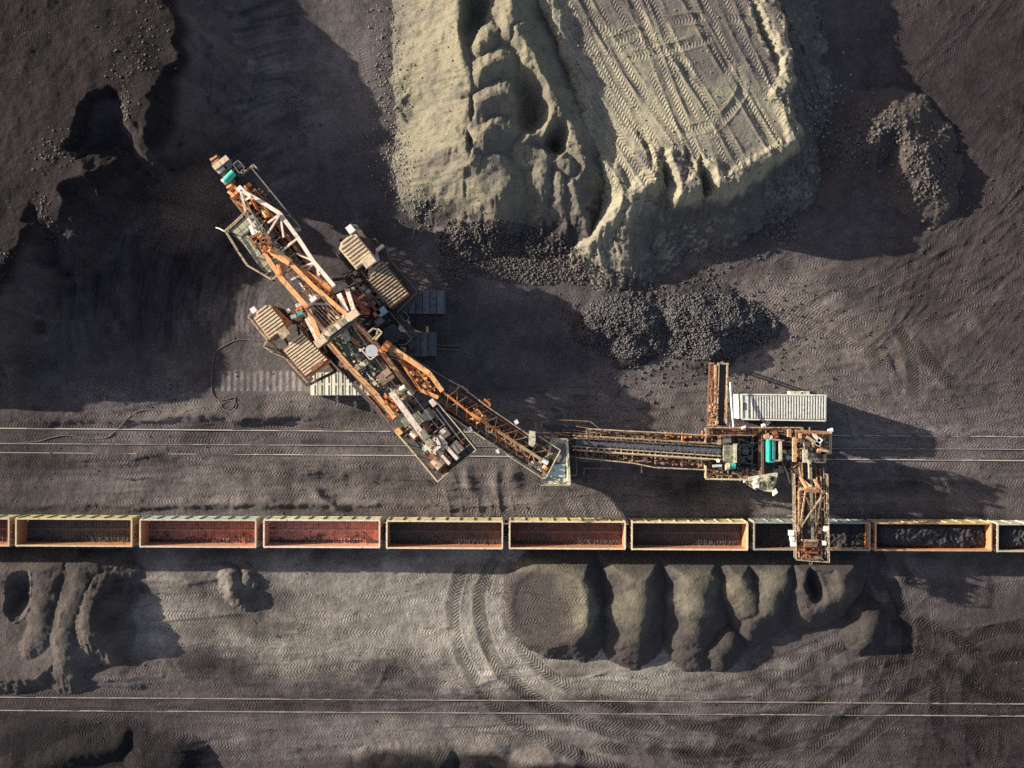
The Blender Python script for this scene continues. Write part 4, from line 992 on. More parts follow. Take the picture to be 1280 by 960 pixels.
# ---- digging boom: white lattice, conveyor, platforms
bt = MB()
tp = [(301, 238, 8.2), (326, 252, 8.4), (350, 267, 8.6), (373, 298, 8.9), (392, 327, 9.2), (418, 358, 9.6)]
lf = [(301, 238, 8.2), (309, 272, 8.2), (322, 288, 8.3), (345, 320, 8.6), (362, 340, 8.9), (391, 374, 9.2)]
for a, b in zip(tp, tp[1:]): bt.beam(w3(a), w3(b), .42, .42)
bt.build('boom_chord', M_white, E)
bt = MB()
for a, b in zip(lf, lf[1:]): bt.beam(w3(a), w3(b), .26, .3)
bt.build('boom_chord', M_white, E)
for a, b in (((307, 250), (314, 246)), ((335, 278.5), (349, 268.5)), ((350.5, 269), (354.5, 297)), ((361, 306), (372, 298.5)), ((371, 317), (392, 326.5)), ((384, 337), (393, 328)), ((396, 330), (398.5, 347)), ((365, 352.5), (374, 346)), ((358.5, 342), (360.5, 349)), ((370, 359), (398, 371)), ((330, 300), (350, 268)), ((345, 320), (372, 298)), ((362, 340), (393, 328)), ((391, 374), (418, 358)), ((378, 360), (400, 342))):
    MB().beam(W(*a, 8.75), W(*b, 9.0), .2, .24).build('boom_brace', M_white, E)
lo = MB(); A, B = W(300, 240, 5.4), W(424, 398, 6.4); boxtruss(lo, A, B, 2.2, 1.2, 14, .22, .12); lo.build('boom_lattice', M_rust, E)
for q in ((301, 238), (350, 267), (373, 298), (392, 327), (418, 358)): MB().beam(W(*q, 8.5), W(q[0] - 2, q[1] + 1, 6.2), .18).build('boom_post', M_white, E)
MB().beam(W(309, 246, 6.3), W(424, 390, 7.2), 1.1, .08).build('conveyor_belt', M_belt, E)
for s_, m_ in ((-1, M_rust), (1, M_orange)):
    MB().beam(W(309, 246, 6.5) + CX * s_ * .68, W(424, 390, 7.4) + CX * s_ * .68, .16, .4).build('belt_side', m_, E)
for i in range(26):
    p = lerp(W(309, 246, 6.38), W(424, 390, 7.28), (i + .5) / 26); MB().tube(p - CX * .6, p + CX * .6, .07, 6).build('idler', M_rust, E)
k = MB(); clutter(k, [W(300, 236, 6.8), W(312, 230, 6.8), W(352, 280, 7), W(338, 292, 7)], 46, .12, .42, 37, .5); k.build('pipework', M_orange, E)
k = MB(); clutter(k, [W(304, 240, 6.8), W(326, 236, 6.8), W(350, 262, 7), W(338, 282, 7)], 40, .12, .4, 37, .6); k.build('pipework', M_rust, E)
for a, b, m_ in (((312, 240), (345, 275), M_orange), ((318, 236), (336, 258), M_rust), ((296, 252), (312, 262), M_orange), ((306, 232), (322, 262), M_orange), ((328, 262), (334, 272), M_amber)):
    MB().tube(W(*a, 7.6), W(*b, 7.6), .14, 6).build('hydraulic_pipe', m_, E)
MB().tube(W(331, 264, 7.8), W(334, 272, 7.8), .35, 10).build('air_tank', M_amber, E)
# right-hand catwalk of the boom
Q = [W(305, 214, 6.6), W(317, 209, 6.6), W(377, 286, 7.2), W(370, 292, 7.2)]
deck(E, M_deckd, [W(310, 219, 6.6), W(371, 292, 7.2), W(378, 286.5, 7.2), W(318, 213, 6.6)], 16, 1)
rail([(318, 213, 6.6), (378, 286.5, 7.2), (371, 292, 7.2)], 1.05, .055, 2.4).build('guard_rail', M_grey, E)
rail([(305, 219, 6.6), (314, 214, 6.6), (320, 208, 6.6), (324, 213, 6.6)], 1.05, .06, .9).build('guard_rail', M_creamd, E)
# ---- wheel head
wc = W(288, 222, 4.6); D = -AX
wh = MB(); n = 28
for s_ in (-.35, .35): wh.tube(wc + CX * (s_ - .05), wc + CX * (s_ + .05), 2.2, n)
wh.tube(wc - CX * .9, wc + CX * .9, .45, 12); W_ = wh.build('bucket_wheel', M_rustd, E)
for i in range(12):
    a = 2 * math.pi * i / 12; r_ = D * math.cos(a) + Zv * math.sin(a); t_ = -D * math.sin(a) + Zv * math.cos(a); p = wc + r_ * 2.45
    b = MB(); V = [p + CX * x + r_ * y + t_ * q for x, y, q in ((-.5, -.3, -.35), (.5, -.3, -.35), (.5, .45, -.25), (-.5, .45, -.25), (-.42, -.3, .35), (.42, -.3, .35), (.42, .25, .3), (-.42, .25, .3))]
    b.add(V, [(0, 1, 2, 3), (4, 7, 6, 5), (0, 4, 5, 1), (1, 5, 6, 2), (2, 6, 7, 3), (3, 7, 4, 0)]); b.build('bucket', M_rust, W_)
hd = MB(); hd.poly([W(273, 213, 6.8), W(289, 201, 6.8), W(307, 232, 6.8), W(291, 244, 6.8)], .5); hd.build('wheel_head', M_steel, E)
for q in ([(264.5, 207.5), (273, 201), (277, 206.5), (268.5, 212.5)], [(273.6, 200.5), (282, 193.5), (286, 199), (277.6, 206)]):
    MB().poly([W(*p, 7.9) for p in q], .9).build('chute_cover', M_cream, E)
MB().poly([W(271, 214, 7.7), (W(279, 208, 7.7)), W(281, 211, 7.7), W(273, 217, 7.7)], .6).build('chute_cover', M_white, E)
MB().tube(W(286.5, 206, 7.0), W(286.5, 206, 7.9), .38, 14).build('gearbox', M_grey, E)
k = MB(); clutter(k, [W(273, 212, 7), W(288, 204, 7), W(294, 214, 7), W(280, 224, 7)], 24, .12, .4, 37, .6); k.build('gearbox_fitting', M_creamd, E)
MB().tube(W(281.5, 227, 7.6), W(292.5, 215.5, 7.6), .42, 14).build('motor', M_teal, E)
MB().tube(W(279, 228.5, 7.6), W(282.5, 225.5, 7.6), .34, 14).build('motor_flange', M_lamp, E)
MB().tube(W(286, 237, 7.4), W(291, 232, 7.4), .4, 12).build('motor', M_orange, E)
k = MB(); rail([(295, 208, 6.9), (301, 203, 6.9), (309, 213, 6.9), (302, 219, 6.9), (295, 208, 6.9)], 1.0, .05, .8, k); k.build('guard_rail', M_grey, E)
k = MB(); clutter(k, [W(294, 208, 6.9), W(303, 203, 6.9), W(310, 214, 6.9), W(300, 220, 6.9)], 18, .12, .4, 37, .9); k.build('winch', M_grey, E)
for a, b in (((286, 240), (294, 246)), ((281, 222), (300, 240)), ((290, 246), (300, 238))): MB().beam(W(*a, 7.3), W(*b, 7.5), .3, .5).build('head_bracket', M_orange, E)
MB().beam(W(299, 240, 8.2), W(304, 235, 8.2), .8, .5).build('head_pin', M_lamp, E)
# ---- olive platform beside the boom
zP = 7.4
deck(E, M_deckl, [W(290.5, 289.5, zP), W(316.5, 265.5, zP), W(325, 277, zP), W(300, 300, zP)], 4, 2, name='platform_plate')
deck(E, M_deckl, [W(300, 300, zP), W(309, 292.5, zP), W(336, 330, zP), W(327, 337, zP)], 1, 6, name='platform_plate')
deck(E, M_deck, [W(327, 337, zP), W(336, 330, zP), W(352, 345, zP), W(344, 350.5, zP)], 1, 2, name='platform_plate')
deck(E, M_deckl, [W(314, 279, zP), W(325, 277, zP), W(338, 296, zP), W(331, 301, zP)], 1, 3, name='platform_plate')
deck(E, M_deck, [W(329, 296, zP), W(341, 296, zP), W(396, 350, zP), W(386, 356, zP)], 1, 9, name='platform_plate')
pb = MB(); P = [W(289, 290, zP - .25), W(317, 264, zP - .25), (W(396, 352, zP - .25)), W(352, 347, zP - .25)]
for a, b in ((0, 1), (1, 2), (0, 3)): pb.hbeam(P[a], P[b], .2, .4)
pb.build('platform_frame', M_steel, E)
rail([(352, 343.5, zP), (343, 351, zP), (312, 333, zP), (300, 315, zP), (285, 290.5, zP), (306, 271, zP), (311, 266.5, zP)], 1.05, .085, 1.7).build('guard_rail', M_creamd, E)
rail([(316, 265, zP), (345, 305, zP), (372, 330, zP), (396, 350, zP)], 1.0, .045, 1.6).build('guard_rail', M_grey, E)
MB().path([W(270, 284.5, 6.5), W(275, 286, 6.8), W(279, 288.5, 7.4), W(286, 290, 7.6)], .07).build('lamp_arm', M_white, E)
MB().path([W(332, 343, 7.5), W(341, 336, 7.5)], .07).build('lamp_arm', M_white, E)
k = MB(); clutter(k, [W(316, 283, zP), W(330, 276, zP), W(392, 346, zP), W(378, 352, zP)], 60, .12, .5, 37, .5); k.build('deck_fitting', M_grey, E)
# ---- suspension: orange arms
MB().beam(W(313.5, 283, 8.6), W(318, 295, 9.03), .36, .36).beam(W(314, 283, 8.6), W(322, 291, 9.03), .22, .22).build('tie_fork', M_white, E)
MB().beam(W(318, 294, 9.03), W(326, 290, 9.06), .3, .36).build('tie_fork', M_white, E)
hp = MB().poly([W(316, 296, 9.08), W(328, 292, 9.08), W(341, 310, 9.14), W(344, 318, 9.14), W(336, 321, 9.14), W(329, 318, 9.14)], .35); hp.build('headframe_plate', M_orange, E)
for a, b in (((313, 297), (327, 292)), ((322, 305), (338, 300)), ((313, 298), (321, 310))): MB().beam(W(*a, 9.17), W(*b, 9.17), .28, .5).build('headframe_rib', M_rust, E)
for i in range(7): p = W(random.uniform(320, 340), random.uniform(298, 316), 9.9); MB().tube(p, p + Zv * .25, .22, 8).build('pulley', M_rust, E)
A, B, Cc, Dd = W(337, 312, 9.20), W(364, 330, 9.28), W(392, 358, 9.42), W(434, 394, 9.59)
MB().beam(A, B, .62, .7).build('suspension_arm', M_amber, E)
MB().beam(B, Cc, .45, .6).beam(Cc, Dd, .45, .6).build('suspension_arm', M_amber, E)
A, B, Cc, Dd = W(331, 317, 9.20), W(352, 348, 9.28), W(386, 386, 9.42), W(402, 428, 9.53)
MB().beam(A, B, .48, .7).build('suspension_arm', M_amber, E)
MB().beam(B, Cc, .55, .7).beam(Cc, Dd, .5, .7).build('suspension_arm', M_amber, E)
MB().tube(W(337, 313, 9.28), W(363, 328.5, 9.36), .42, 10).build('hydraulic_ram', M_amber, E)
MB().tube(W(352, 345, 9.28), W(349, 331, 9.28), .38, 10).build('hydraulic_ram', M_orange, E)
MB().beam(W(370, 333, 9.03), W(414, 363, 9.14), .62, .5).build('boom_beam', M_orange, E)
MB().beam(W(366, 328, 9.03), W(410, 355, 9.14), .16, .3).build('boom_beam', M_creamd, E)
for p in ((338.5, 314), (333.5, 319), (362, 329), (371, 333)): MB().tube(W(*p, 9.20), W(*p, 9.42), .3, 10).build('pin', M_rust, E)
for a, b in (((362, 351), (374, 345)), ((358, 341), (360, 349)), ((340, 325), (350, 318)), ((384, 380), (420, 380))): MB().beam(W(*a, 9.25), W(*b, 9.25), .25, .3).build('arm_tie', M_white, E)
for i in range(9):
    p, q = lerp(W(331, 317, 9.28), W(400, 410, 9.48), .12 + .09 * i), lerp(W(337, 312, 9.28), W(434, 394, 9.56), .1 + .09 * i)
    if i in (0, 2, 5): MB().beam(p, q, .14, .2).build('arm_tie', M_rust, E)
# ---- central tower
for (a, b, z0, z1, w_, m_) in (((424, 368), (434, 390), 9.03, 9.48, .5, M_white), ((434, 362), (443, 390), 9.03, 9.48, .45, M_white), ((424, 368), (445, 384), 8.60, 9.08, .35, M_red), ((432, 360), (460, 392), 8.60, 8.80, .4, M_red), ((443, 390), (462, 392), 9.20, 9.00, .3, M_red),
                               ((384, 398), (398, 426), 9.31, 9.48, .5, M_white), ((392, 396), (408, 418), 9.31, 9.48, .4, M_white), ((398, 398), (410, 412), 9.14, 9.34, .3, M_red), ((426, 372), (436, 360), 8.40, 8.40, .3, M_red), ((420, 396), (432, 402), 9.20, 9.34, .3, M_creamd),
                               ((446, 366), (462, 390), 7.60, 7.60, .35, M_red), ((450, 362), (470, 388), 7.20, 7.20, .25, M_rust), ((445, 376), (456, 368), 8.00, 8.00, .25, M_amber), ((440, 384), (454, 378), 8.20, 8.20, .2, M_amber)):
    MB().beam(W(*a, z0), W(*b, z1), w_, w_).build('tower_leg' if w_ > .4 else 'tower_brace', m_, E)
k = MB(); clutter(k, [W(424, 372, 7.2), W(444, 356, 7.2), W(466, 388, 7.2), W(446, 396, 7.2)], 50, .15, .55, 37, .8); k.build('pipework', M_red, E)
k = MB(); clutter(k, [W(424, 372, 7.4), W(444, 356, 7.4), W(466, 388, 7.4), W(446, 396, 7.4)], 30, .1, .4, 37, 1.0); k.build('pipework', M_creamd, E)
xb = MB(); xb.beam(W(400, 424, 9.59), W(444, 391, 9.59), .75, .7); xb.build('cross_beam', M_creamd, E)
MB().beam(W(409, 412, 9.53), W(434, 392, 9.53), .3, .5).build('cross_beam', M_white, E)
MB().beam(W(404, 432, 9.48), W(442, 402, 9.48), .3, .4).build('cross_beam', M_grey, E)
for q in ((402, 427), (442, 394)): MB().box(W(*q, 9.53), 1.3, .85, .75, 37).build('bearing_block', M_cream, E)
for i in range(7): p = lerp(W(408, 420, 9.70), W(438, 397, 9.70), (i + .5) / 7); MB().box(p, .5, .6, .35, 37).build('sheave_box', [M_white, M_creamd, M_deck][i % 3], E)
deck(E, M_deckd, [W(384, 386, 8.6), W(404, 371, 8.6), W(428, 398, 8.6), W(409, 412, 8.6)], 3, 4, name='platform_plate')
rail([(384, 387, 8.7), (404, 371.5, 8.7), (428, 398, 8.7), (409, 412.5, 8.7), (384, 387, 8.7)], 1.1, .07, 1.2).build('guard_rail', M_brown, E)
k = MB()
for i in range(5):
    o_ = .16 + i * .17; k.beam(lerp(W(386, 388, 9.2), W(404, 373, 9.2), o_), lerp(W(408, 410, 9.2), W(426, 397, 9.2), o_), .12, .15)
k.build('cable_tray', M_creamd, E)
k = MB(); clutter(k, [W(386, 388, 8.7), W(404, 373, 8.7), W(426, 398, 8.7), W(409, 410, 8.7)], 30, .12, .5, 37, .6); k.build('deck_fitting', M_rust, E)
k = MB(); clutter(k, [W(366, 388, 6.5), W(380, 384, 6.5), W(392, 404, 6.5), W(378, 412, 6.5)], 24, .12, .5, 37, .8); k.build('pipework', M_orange, E)
for p, m_ in (((374, 382), M_white), ((368, 396), M_blue), ((376, 392), M_teal)): MB().box(W(*p, 7.2), .6, .4, .5, 20).build('switch_box', m_, E)
# ---- between tower and upper houses
for q in (((448, 334), (462, 352)), ((440, 346), (456, 368)), ((426, 344), (440, 338)), ((455, 356), (476, 382)), ((462, 352), (480, 378))): MB().beam(W(*q[0], 6.6), W(*q[1], 6.6), .22, .35).build('platform_beam', M_grey, E)
k = MB(); clutter(k, [W(446, 342, 5.6), W(456, 338, 5.6), W(486, 384, 5.6), W(474, 392, 5.6)], 46, .15, .6, 37, .9); k.build('deck_fitting', M_grey, E)
k = MB(); clutter(k, [W(450, 348, 5.8), W(458, 342, 5.8), W(484, 380, 5.8), W(474, 388, 5.8)], 20, .2, .6, 37, .9); k.build('deck_fitting', M_rust, E)
for p, s_, m_ in (((462, 372), 1.0, M_rust), ((466, 380), .8, M_grey), ((472, 392), .8, M_orange), ((478, 390), 1.1, M_blue), ((475, 402), .9, M_grey), ((454, 362), .7, M_creamd), ((461, 365), .6, M_blue)):
    MB().box(W(*p, 6.4), s_, s_ * .7, .7, 37).build('switch_box', m_, E)
walk([(482, 388), (490, 392), (516, 424), (508, 431), (500, 431)], .8, 5.0, mr=M_grey)
rail([(505, 389, 5.0), (513, 398, 5.0), (508, 403, 5.0), (502, 396, 5.0)], 1.0, .05, .9).build('guard_rail', M_grey, E)
rail([(462, 416, 8.6), (468, 411, 8.6), (474, 413, 8.6), (472, 420, 8.6), (466, 426, 8.6)], 1.0, .08, .9).build('guard_rail', M_creamd, E)
rail([(474, 412, 8.6), (479, 416, 8.6), (471, 425, 8.6)], 1.0, .08, .9).build('guard_rail', M_yellow, E)
MB().tube(W(490, 418, 5.2), W(490, 418, 6.2), 1.0, 14).build('cable_drum', M_steel, E)
# ---- tail: two orange girders, olive deck, winches
zD = 8.05
G1 = [(438, 398, 8.15), (468, 428, 8.15), (496, 465, 8.2), (517, 492, 8.25)]
G2 = [(407, 423, 8.15), (436, 457, 8.15), (470, 492, 8.2), (494, 522, 8.25)]
for g in (G1, G2):
    for a, b in zip(g, g[1:]): MB().beam(w3(a), w3(b), .5, .75).build('tail_girder', M_amber, E)
    MB().beam(w3(g[0]) - CX * .33 + Zv * .1, w3(g[-1]) - CX * .33 + Zv * .1, .12, .1).build('cable_tray', M_rust, E)
    lowg = MB(); boxtruss(lowg, w3(g[0]) - Zv * 1.6, w3(g[-1]) - Zv * 1.6, .5, 1.6, 9, .2, .12); lowg.build('tail_lattice', M_rust, E)
deck(E, M_deck, [W(414, 426, zD), W(438, 404, zD), W(512, 492, zD), W(484, 512, zD)], 3, 11, name='platform_plate', gap=.04)
MB().tube(W(464.5, 438.5, 9.75), W(464.5, 438.5, 10.0), .66, 24).build('radar_dish', M_lamp, E)
MB().tube(W(464.5, 438.5, zD), W(464.5, 438.5, 9.75), .12, 8).build('dish_mast', M_grey, E)
MB().poly([W(455.5, 437, zD + .3), W(462, 431, zD + .3), W(472, 441, zD + .3), W(464, 449, zD + .3)], .2).build('dish_base', M_steel, E)
rail([(457, 435, zD + .3), (454, 438, zD + .3), (464, 450, zD + .3), (474, 443, zD + .3)], .9, .06, .9).build('guard_rail', M_white, E)
MB().box(W(452, 438, zD), .3, .3, 1.2).build('lamp', M_white, E)
MB().poly([W(484.5, 459.5, zD + 1.3), W(493.5, 471, zD + 1.3), W(478.5, 482, zD + 1.3), W(469.5, 471.5, zD + 1.3)], 1.25).build('cable_cabinet', M_brown, E)
MB().poly([W(484.5, 459.5, zD + 1.38), W(489.5, 466, zD + 1.38), W(480.5, 472.5, zD + 1.38), W(476.5, 465.5, zD + 1.38)], .07).build('cabinet_lid', M_creamd, E)
MB().beam(W(449, 459.5, zD + .3), W(460, 451, zD + .3), .6, .5).build('tank', M_stone, E)
MB().box(W(448.5, 460, zD), .5, .5, .9, 37).build('tank_end', M_creamd, E)
MB().poly([W(424, 416, zD + .6), W(434, 412, zD + .6), W(439, 424, zD + .6), W(432, 428, zD + .6)], .5).build('cover', M_stone, E)
for q in (((438, 424), (451, 433)), ((440, 422), (449, 429))): MB().beam(W(*q[0], zD + .7), W(*q[1], zD + .7), .12, .2).build('cable_tray', M_orange, E)
k = MB(); clutter(k, [W(414, 424, zD), W(438, 404, zD), W(470, 440, zD), W(444, 462, zD)], 40, .12, .5, 37, .4); k.build('deck_fitting', M_deck, E)
k = MB(); clutter(k, [W(414, 424, zD), W(438, 404, zD), W(500, 480, zD), W(478, 500, zD)], 40, .1, .35, 37, .3); k.build('deck_fitting', M_steel, E)
k = MB(); clutter(k, [W(430, 442, zD), W(440, 432, zD), W(500, 492, zD), W(486, 506, zD)], 36, .12, .5, 37, .5); k.build('deck_fitting', M_stone, E)
k = MB(); clutter(k, [W(494, 480, zD), W(508, 480, zD), W(520, 500, zD), W(500, 502, zD)], 46, .2, .7, 37, .9); k.build('winch', M_creamd, E)
k = MB(); clutter(k, [W(494, 478, zD), W(510, 482, zD), W(526, 506, zD), W(508, 512, zD)], 36, .2, .7, 37, 1.0); k.build('winch', M_steel, E)
MB().tube(W(501, 488, zD + 1), W(507, 484, zD + 1), .35, 12).build('motor', M_stone, E)
MB().tube(W(511, 488, zD + 1), W(516, 494, zD + 1), .3, 12).build('motor', M_blue, E)
MB().tube(W(508, 496, zD + 1), W(515, 498, zD + 1), .4, 12).build('motor', M_rust, E)
# tail floor with dark plates and yellow rail
zT = 7.8
q = [W(497, 540, zT), W(544.5, 501, zT), W(595, 561.5, zT), W(548, 600.5, zT)]
deck(E, M_deckd, q, 6, 8, name='platform_plate', gap=.12, jit=.04)
tf = MB(); q2 = [p - Zv * .3 for p in q]
for i in range(4): tf.hbeam(q2[i], q2[(i + 1) % 4], .3, .5)
for i in range(1, 6): tf.hbeam(lerp(q2[0], q2[1], i / 6), lerp(q2[3], q2[2], i / 6), .2, .4)
tf.build('tail_frame', M_steel, E)
rail([(496.5, 540.5, zT), (522, 570, zT), (547.5, 601, zT), (595.5, 561.5, zT), (570, 530, zT), (544.5, 500, zT)], 1.05, .055, 1.5).build('guard_rail', M_yellow, E)
MB().beam(W(489, 490, 9.7), W(528, 543, 9.7), .62, .6).build('spine_beam', M_white, E)
MB().beam(W(528, 543, 9.7), W(541, 558, 9.7), .7, .6).build('spine_beam', M_creamd, E)
MB().poly([W(524, 540, 10.05), W(530, 536, 10.05), W(537, 546, 10.05), W(531, 550, 10.05)], .08).build('spine_plate', M_deck, E)
MB().poly([W(527, 560, 9.8), W(534, 554, 9.8), W(538, 559, 9.8), W(531, 565, 9.8)], .5).build('node_box', M_mint, E)
fr = MB()
for a, b in (((533, 556), (545, 548)), ((545, 548), (550, 557)), ((550, 557), (540, 566)), ((540, 566), (533, 556))): fr.beam(W(*a, 9.7), W(*b, 9.7), .35, .4)
fr.build('tail_link', M_white, E)
for a, b, w_ in (((547, 563), (562, 580), .32), ((556, 556), (572, 574), .36), ((543, 552), (549, 558), .5), ((549, 545), (558, 556), .4)): MB().beam(W(*a, 9.4), W(*b, 9.4), w_, .5).build('winch_frame', M_white, E)
for a, b, r_, m_ in (((544, 546), (555, 562), .62, M_cream), ((564, 556), (573, 567), .6, M_creamd), ((567, 553), (577, 564), .42, M_stone), ((543, 573), (552, 583), .62, M_creamd), ((532, 512), (540, 524), .5, M_grey), ((531, 516), (536, 524), .45, M_blue), ((514, 540), (520, 546), .3, M_white)):
    MB().tube(W(*a, 8.9), W(*b, 8.9), r_, 16).build('winch_drum', m_, E)
for p, sx, sy, h_, m_ in (((556.5, 541), 1.0, .9, 1.0, M_cream), ((555, 538), .5, .5, 1.2, M_white), ((523, 523), 1.3, 1.2, .5, M_deck), ((508, 527), 1.0, .9, .3, M_deck), ((535, 535), .9, .6, .9, M_rust), ((531, 537), .6, .6, 1.1, M_amber), ((517, 545), .9, .5, .6, M_rust), ((499.5, 539), .8, .6, .7, M_amber), ((542, 503), .8, .6, .7, M_white), ((541, 580), .8, .6, .8, M_rust), ((577, 553), .5, .4, .8, M_red), ((578, 561), .6, .6, .5, M_rustd)):
    MB().box(W(*p, zT), sx, sy, h_ + .4, -52).build('winch_box', m_, E)
k = MB(); clutter(k, [W(530, 560, zT), W(544, 550, zT), W(572, 582, zT), W(552, 596, zT)], 40, .12, .55, -52, .7); k.build('winch', M_rust, E)
k = MB(); clutter(k, [W(524, 530, zT), W(544, 512, zT), W(584, 560, zT), W(560, 580, zT)], 46, .12, .5, -52, .8); k.build('winch', M_brown, E)
k = MB(); clutter(k, [W(500, 530, zT), W(520, 516, zT), W(560, 560, zT), W(540, 580, zT)], 40, .12, .45, -52, .7); k.build('deck_fitting', M_creamd, E)
k = MB(); k.path([W(545, 510, 8.6), W(560, 530, 8.6), W(575, 550, 8.6)], .07).path([W(540, 512, 8.6), (W(556, 532, 8.6))], .07); k.build('cable', M_white, E)
# side catwalk of the tail (left)
walk([(496, 540), (470, 505), (444, 478)], .55, 7.4, mr=M_rust)
k = MB(); clutter(k, [W(476, 500, zD), W(486, 492, zD), W(500, 512, zD), W(492, 520, zD)], 26, .15, .5, 37, .6); k.build('pipework', M_orange, E)
for a in ((427, 455), (430, 450), (434, 458)): MB().tube(W(*a, 6.2), W(*a, 7.2), .4, 8).build('pump', M_creamd, E)
k = MB(); clutter(k, [W(422, 446, 6), W(436, 446, 6), (W(440, 470, 6)), W(426, 464, 6)], 30, .12, .5, 37, .7); k.build('pump', M_rustd, E)
# ---- discharge boom
MB().tube(W(480, 430, 8.75), W(487, 435, 8.75), .55, 10).build('pivot', M_orange, E)
MB().beam(W(493, 437, 8.75), W(537, 467, 8.95), .55, .55).build('discharge_girder', M_amber, E)
MB().beam(W(537, 467, 8.95), W(553, 489, 8.95), .5, .5).build('discharge_girder', M_amber, E)
MB().beam(W(500, 450, 8.55), W(527, 490, 8.75), .3, .4).build('discharge_girder', M_orange, E)
MB().beam(W(527, 488, 8.75), W(548, 497, 8.75), .4, .4).build('discharge_girder', M_amber, E)
k = MB()
for i in range(15):
    a = lerp(W(496, 441, 8.55), W(540, 470, 8), i / 15); b = lerp(W(500, 452, 8.35), W(530, 492, 8), ((i * 7) % 15) / 15); k.beam(a, b, .1, .14)
k.build('discharge_brace', M_orange, E)
k = MB(); clutter(k, [W(508, 462, 8.15), W(530, 468, 8.15), W(548, 492, 8.15), W(530, 492, 8.15)], 70, .12, .5, 30, .7); k.build('pipework', M_amber, E)
k = MB(); clutter(k, [W(508, 462, 7.95), W(530, 468, 7.95), W(556, 500, 7.95), W(530, 494, 7.95)], 50, .12, .5, 30, .6); k.build('pipework', M_rustd, E)
DX = Vector((.5, .85, 0)).normalized()
ctr = [(588, 517, 8.75), (601, 525, 8.75), (622, 539, 8.1), (650, 557, 7.4), (676, 574, 6.95)]
for i, (a, b) in enumerate(zip(ctr, ctr[1:])): MB().beam(w3(a), w3(b), .32, .3).build('top_chord', [M_orange, M_orange, M_amber, M_yellow][i], E)
MB().beam(W(553, 489, 8.85), W(588, 517, 8.75), .22, .25).build('top_chord', M_orange, E)
for s_ in (-1, 1):
    MB().beam(W(555, 493, 7.35) + DX * s_ * 1.1, W(684, 578, 6.55) + DX * s_ * 1.1, .2, .3).build('bottom_chord', M_rust, E)
n = 10
for i in range(n + 1):
    c_ = lerp(W(560, 495, 8.75), W(676, 574, 6.95), i / n)
    for s_ in (-1, 1):
        e_ = lerp(W(558, 495, 7.45) + DX * s_ * 1.15, W(684, 578, 6.65) + DX * s_ * 1.15, min(1, (i + .5) / n)); e0 = lerp(W(558, 495, 7.45) + DX * s_ * 1.15, W(684, 578, 6.65) + DX * s_ * 1.15, max(0, (i - .5) / n))
        MB().beam(c_, e_, .1, .12).build('lattice_bar', [M_amber, M_yellow, M_orange][i % 3], E)
        if i % 2: MB().beam(c_, e0, .1, .12).build('lattice_bar', M_orange, E)
    if i < n: MB().beam(lerp(W(558, 495, 7.45) - DX * 1.15, W(684, 578, 6.65) - DX * 1.15, i / n), lerp(W(558, 495, 7.45) + DX * 1.15, W(684, 578, 6.65) + DX * 1.15, (i + (i % 2)) / n), .09, .1).build('lattice_bar', M_rust, E)
MB().beam(W(552, 490, 7.15), W(690, 582, 6.35), .95, .07).build('conveyor_belt', M_belt, E)
k = MB(); rng2 = random.Random(3)
for i in range(500):
    p = lerp(W(552, 490, 7.25), W(690, 582, 6.45), rng2.random()) + DX * rng2.gauss(0, .2); k.box(p, .1 + .15 * rng2.random(), .1 + .1 * rng2.random(), .1, rng2.uniform(0, 90))
k.build('belt_coal', M_coal, E)['kind'] = 'stuff'
for i in range(30): p = lerp(W(556, 492, 6.95), W(688, 581, 6.25), (i + .5) / 30); MB().tube(p - DX * .75, p + DX * .75, .06, 6).build('idler', M_rust, E)
for (A_, B_, s_) in ((W(578, 485, 6.95), W(664, 545, 6.55), -1), (W(556, 516, 6.95), W(678, 594, 6.55), 1)):
    L = (B_ - A_).length; d_ = (B_ - A_).normalized(); x_ = Vector((-d_.y, d_.x, 0)) * .8 * s_
    deck(E, M_deckd, [A_, B_, B_ + x_, A_ + x_], 12, 1)
rail([(560, 474, 6.95), (577, 483, 6.95), (586, 490, 6.95), (612, 510, 6.95), (640, 529, 6.75), (666, 547, 6.55)], 1.05, .055, 1.6).build('guard_rail', M_creamd, E)
rail([(505, 440, 7.15), (530, 456, 7.15), (560, 474, 7.05)], 1.05, .05, 1.8).build('guard_rail', M_grey, E)
rail([(571, 487, 6.95), (576, 481.5, 6.95), (585, 487, 6.95), (585, 491, 6.95)], 1.05, .07, .9).build('guard_rail', M_creamd, E)
rail([(553, 512, 6.95), (580, 531, 6.95), (603, 546, 6.85), (640, 572, 6.75), (678, 597, 6.2), (682, 596, 6.2), (700, 562, 6.2), (674, 545, 6.4)], 1.05, .055, 1.6).build('guard_rail', M_yellow, E)
deck(E, M_deckd, [W(671, 548, 6.2), W(698, 562, 6.15), W(681, 594, 6.15), W(656, 578, 6.3)], 4, 5)
k = MB(); clutter(k, [W(674, 552, 6.2), W(696, 562, 6.2), W(682, 590, 6.2), W(660, 578, 6.2)], 60, .12, .5, 30, .35); k.build('drive_fitting', M_grey, E)
k = MB(); clutter(k, [W(660, 574, 6.55), W(676, 578, 6.55), W(682, 590, 6.55), W(662, 582, 6.55)], 26, .12, .5, 30, .7); k.build('drive_fitting', M_stone, E)
k = MB(); clutter(k, [W(592, 512, 8.15), W(606, 518, 8.15), W(604, 528, 8.15), W(590, 524, 8.15)], 20, .12, .4, 30, .7); k.build('pipework', M_amber, E)
k = MB(); clutter(k, [W(560, 497, 7.35), W(580, 500, 7.35), W(660, 562, 6.95), W(650, 570, 6.95)], 70, .1, .4, 30, .4); k.build('pipework', M_rust, E)
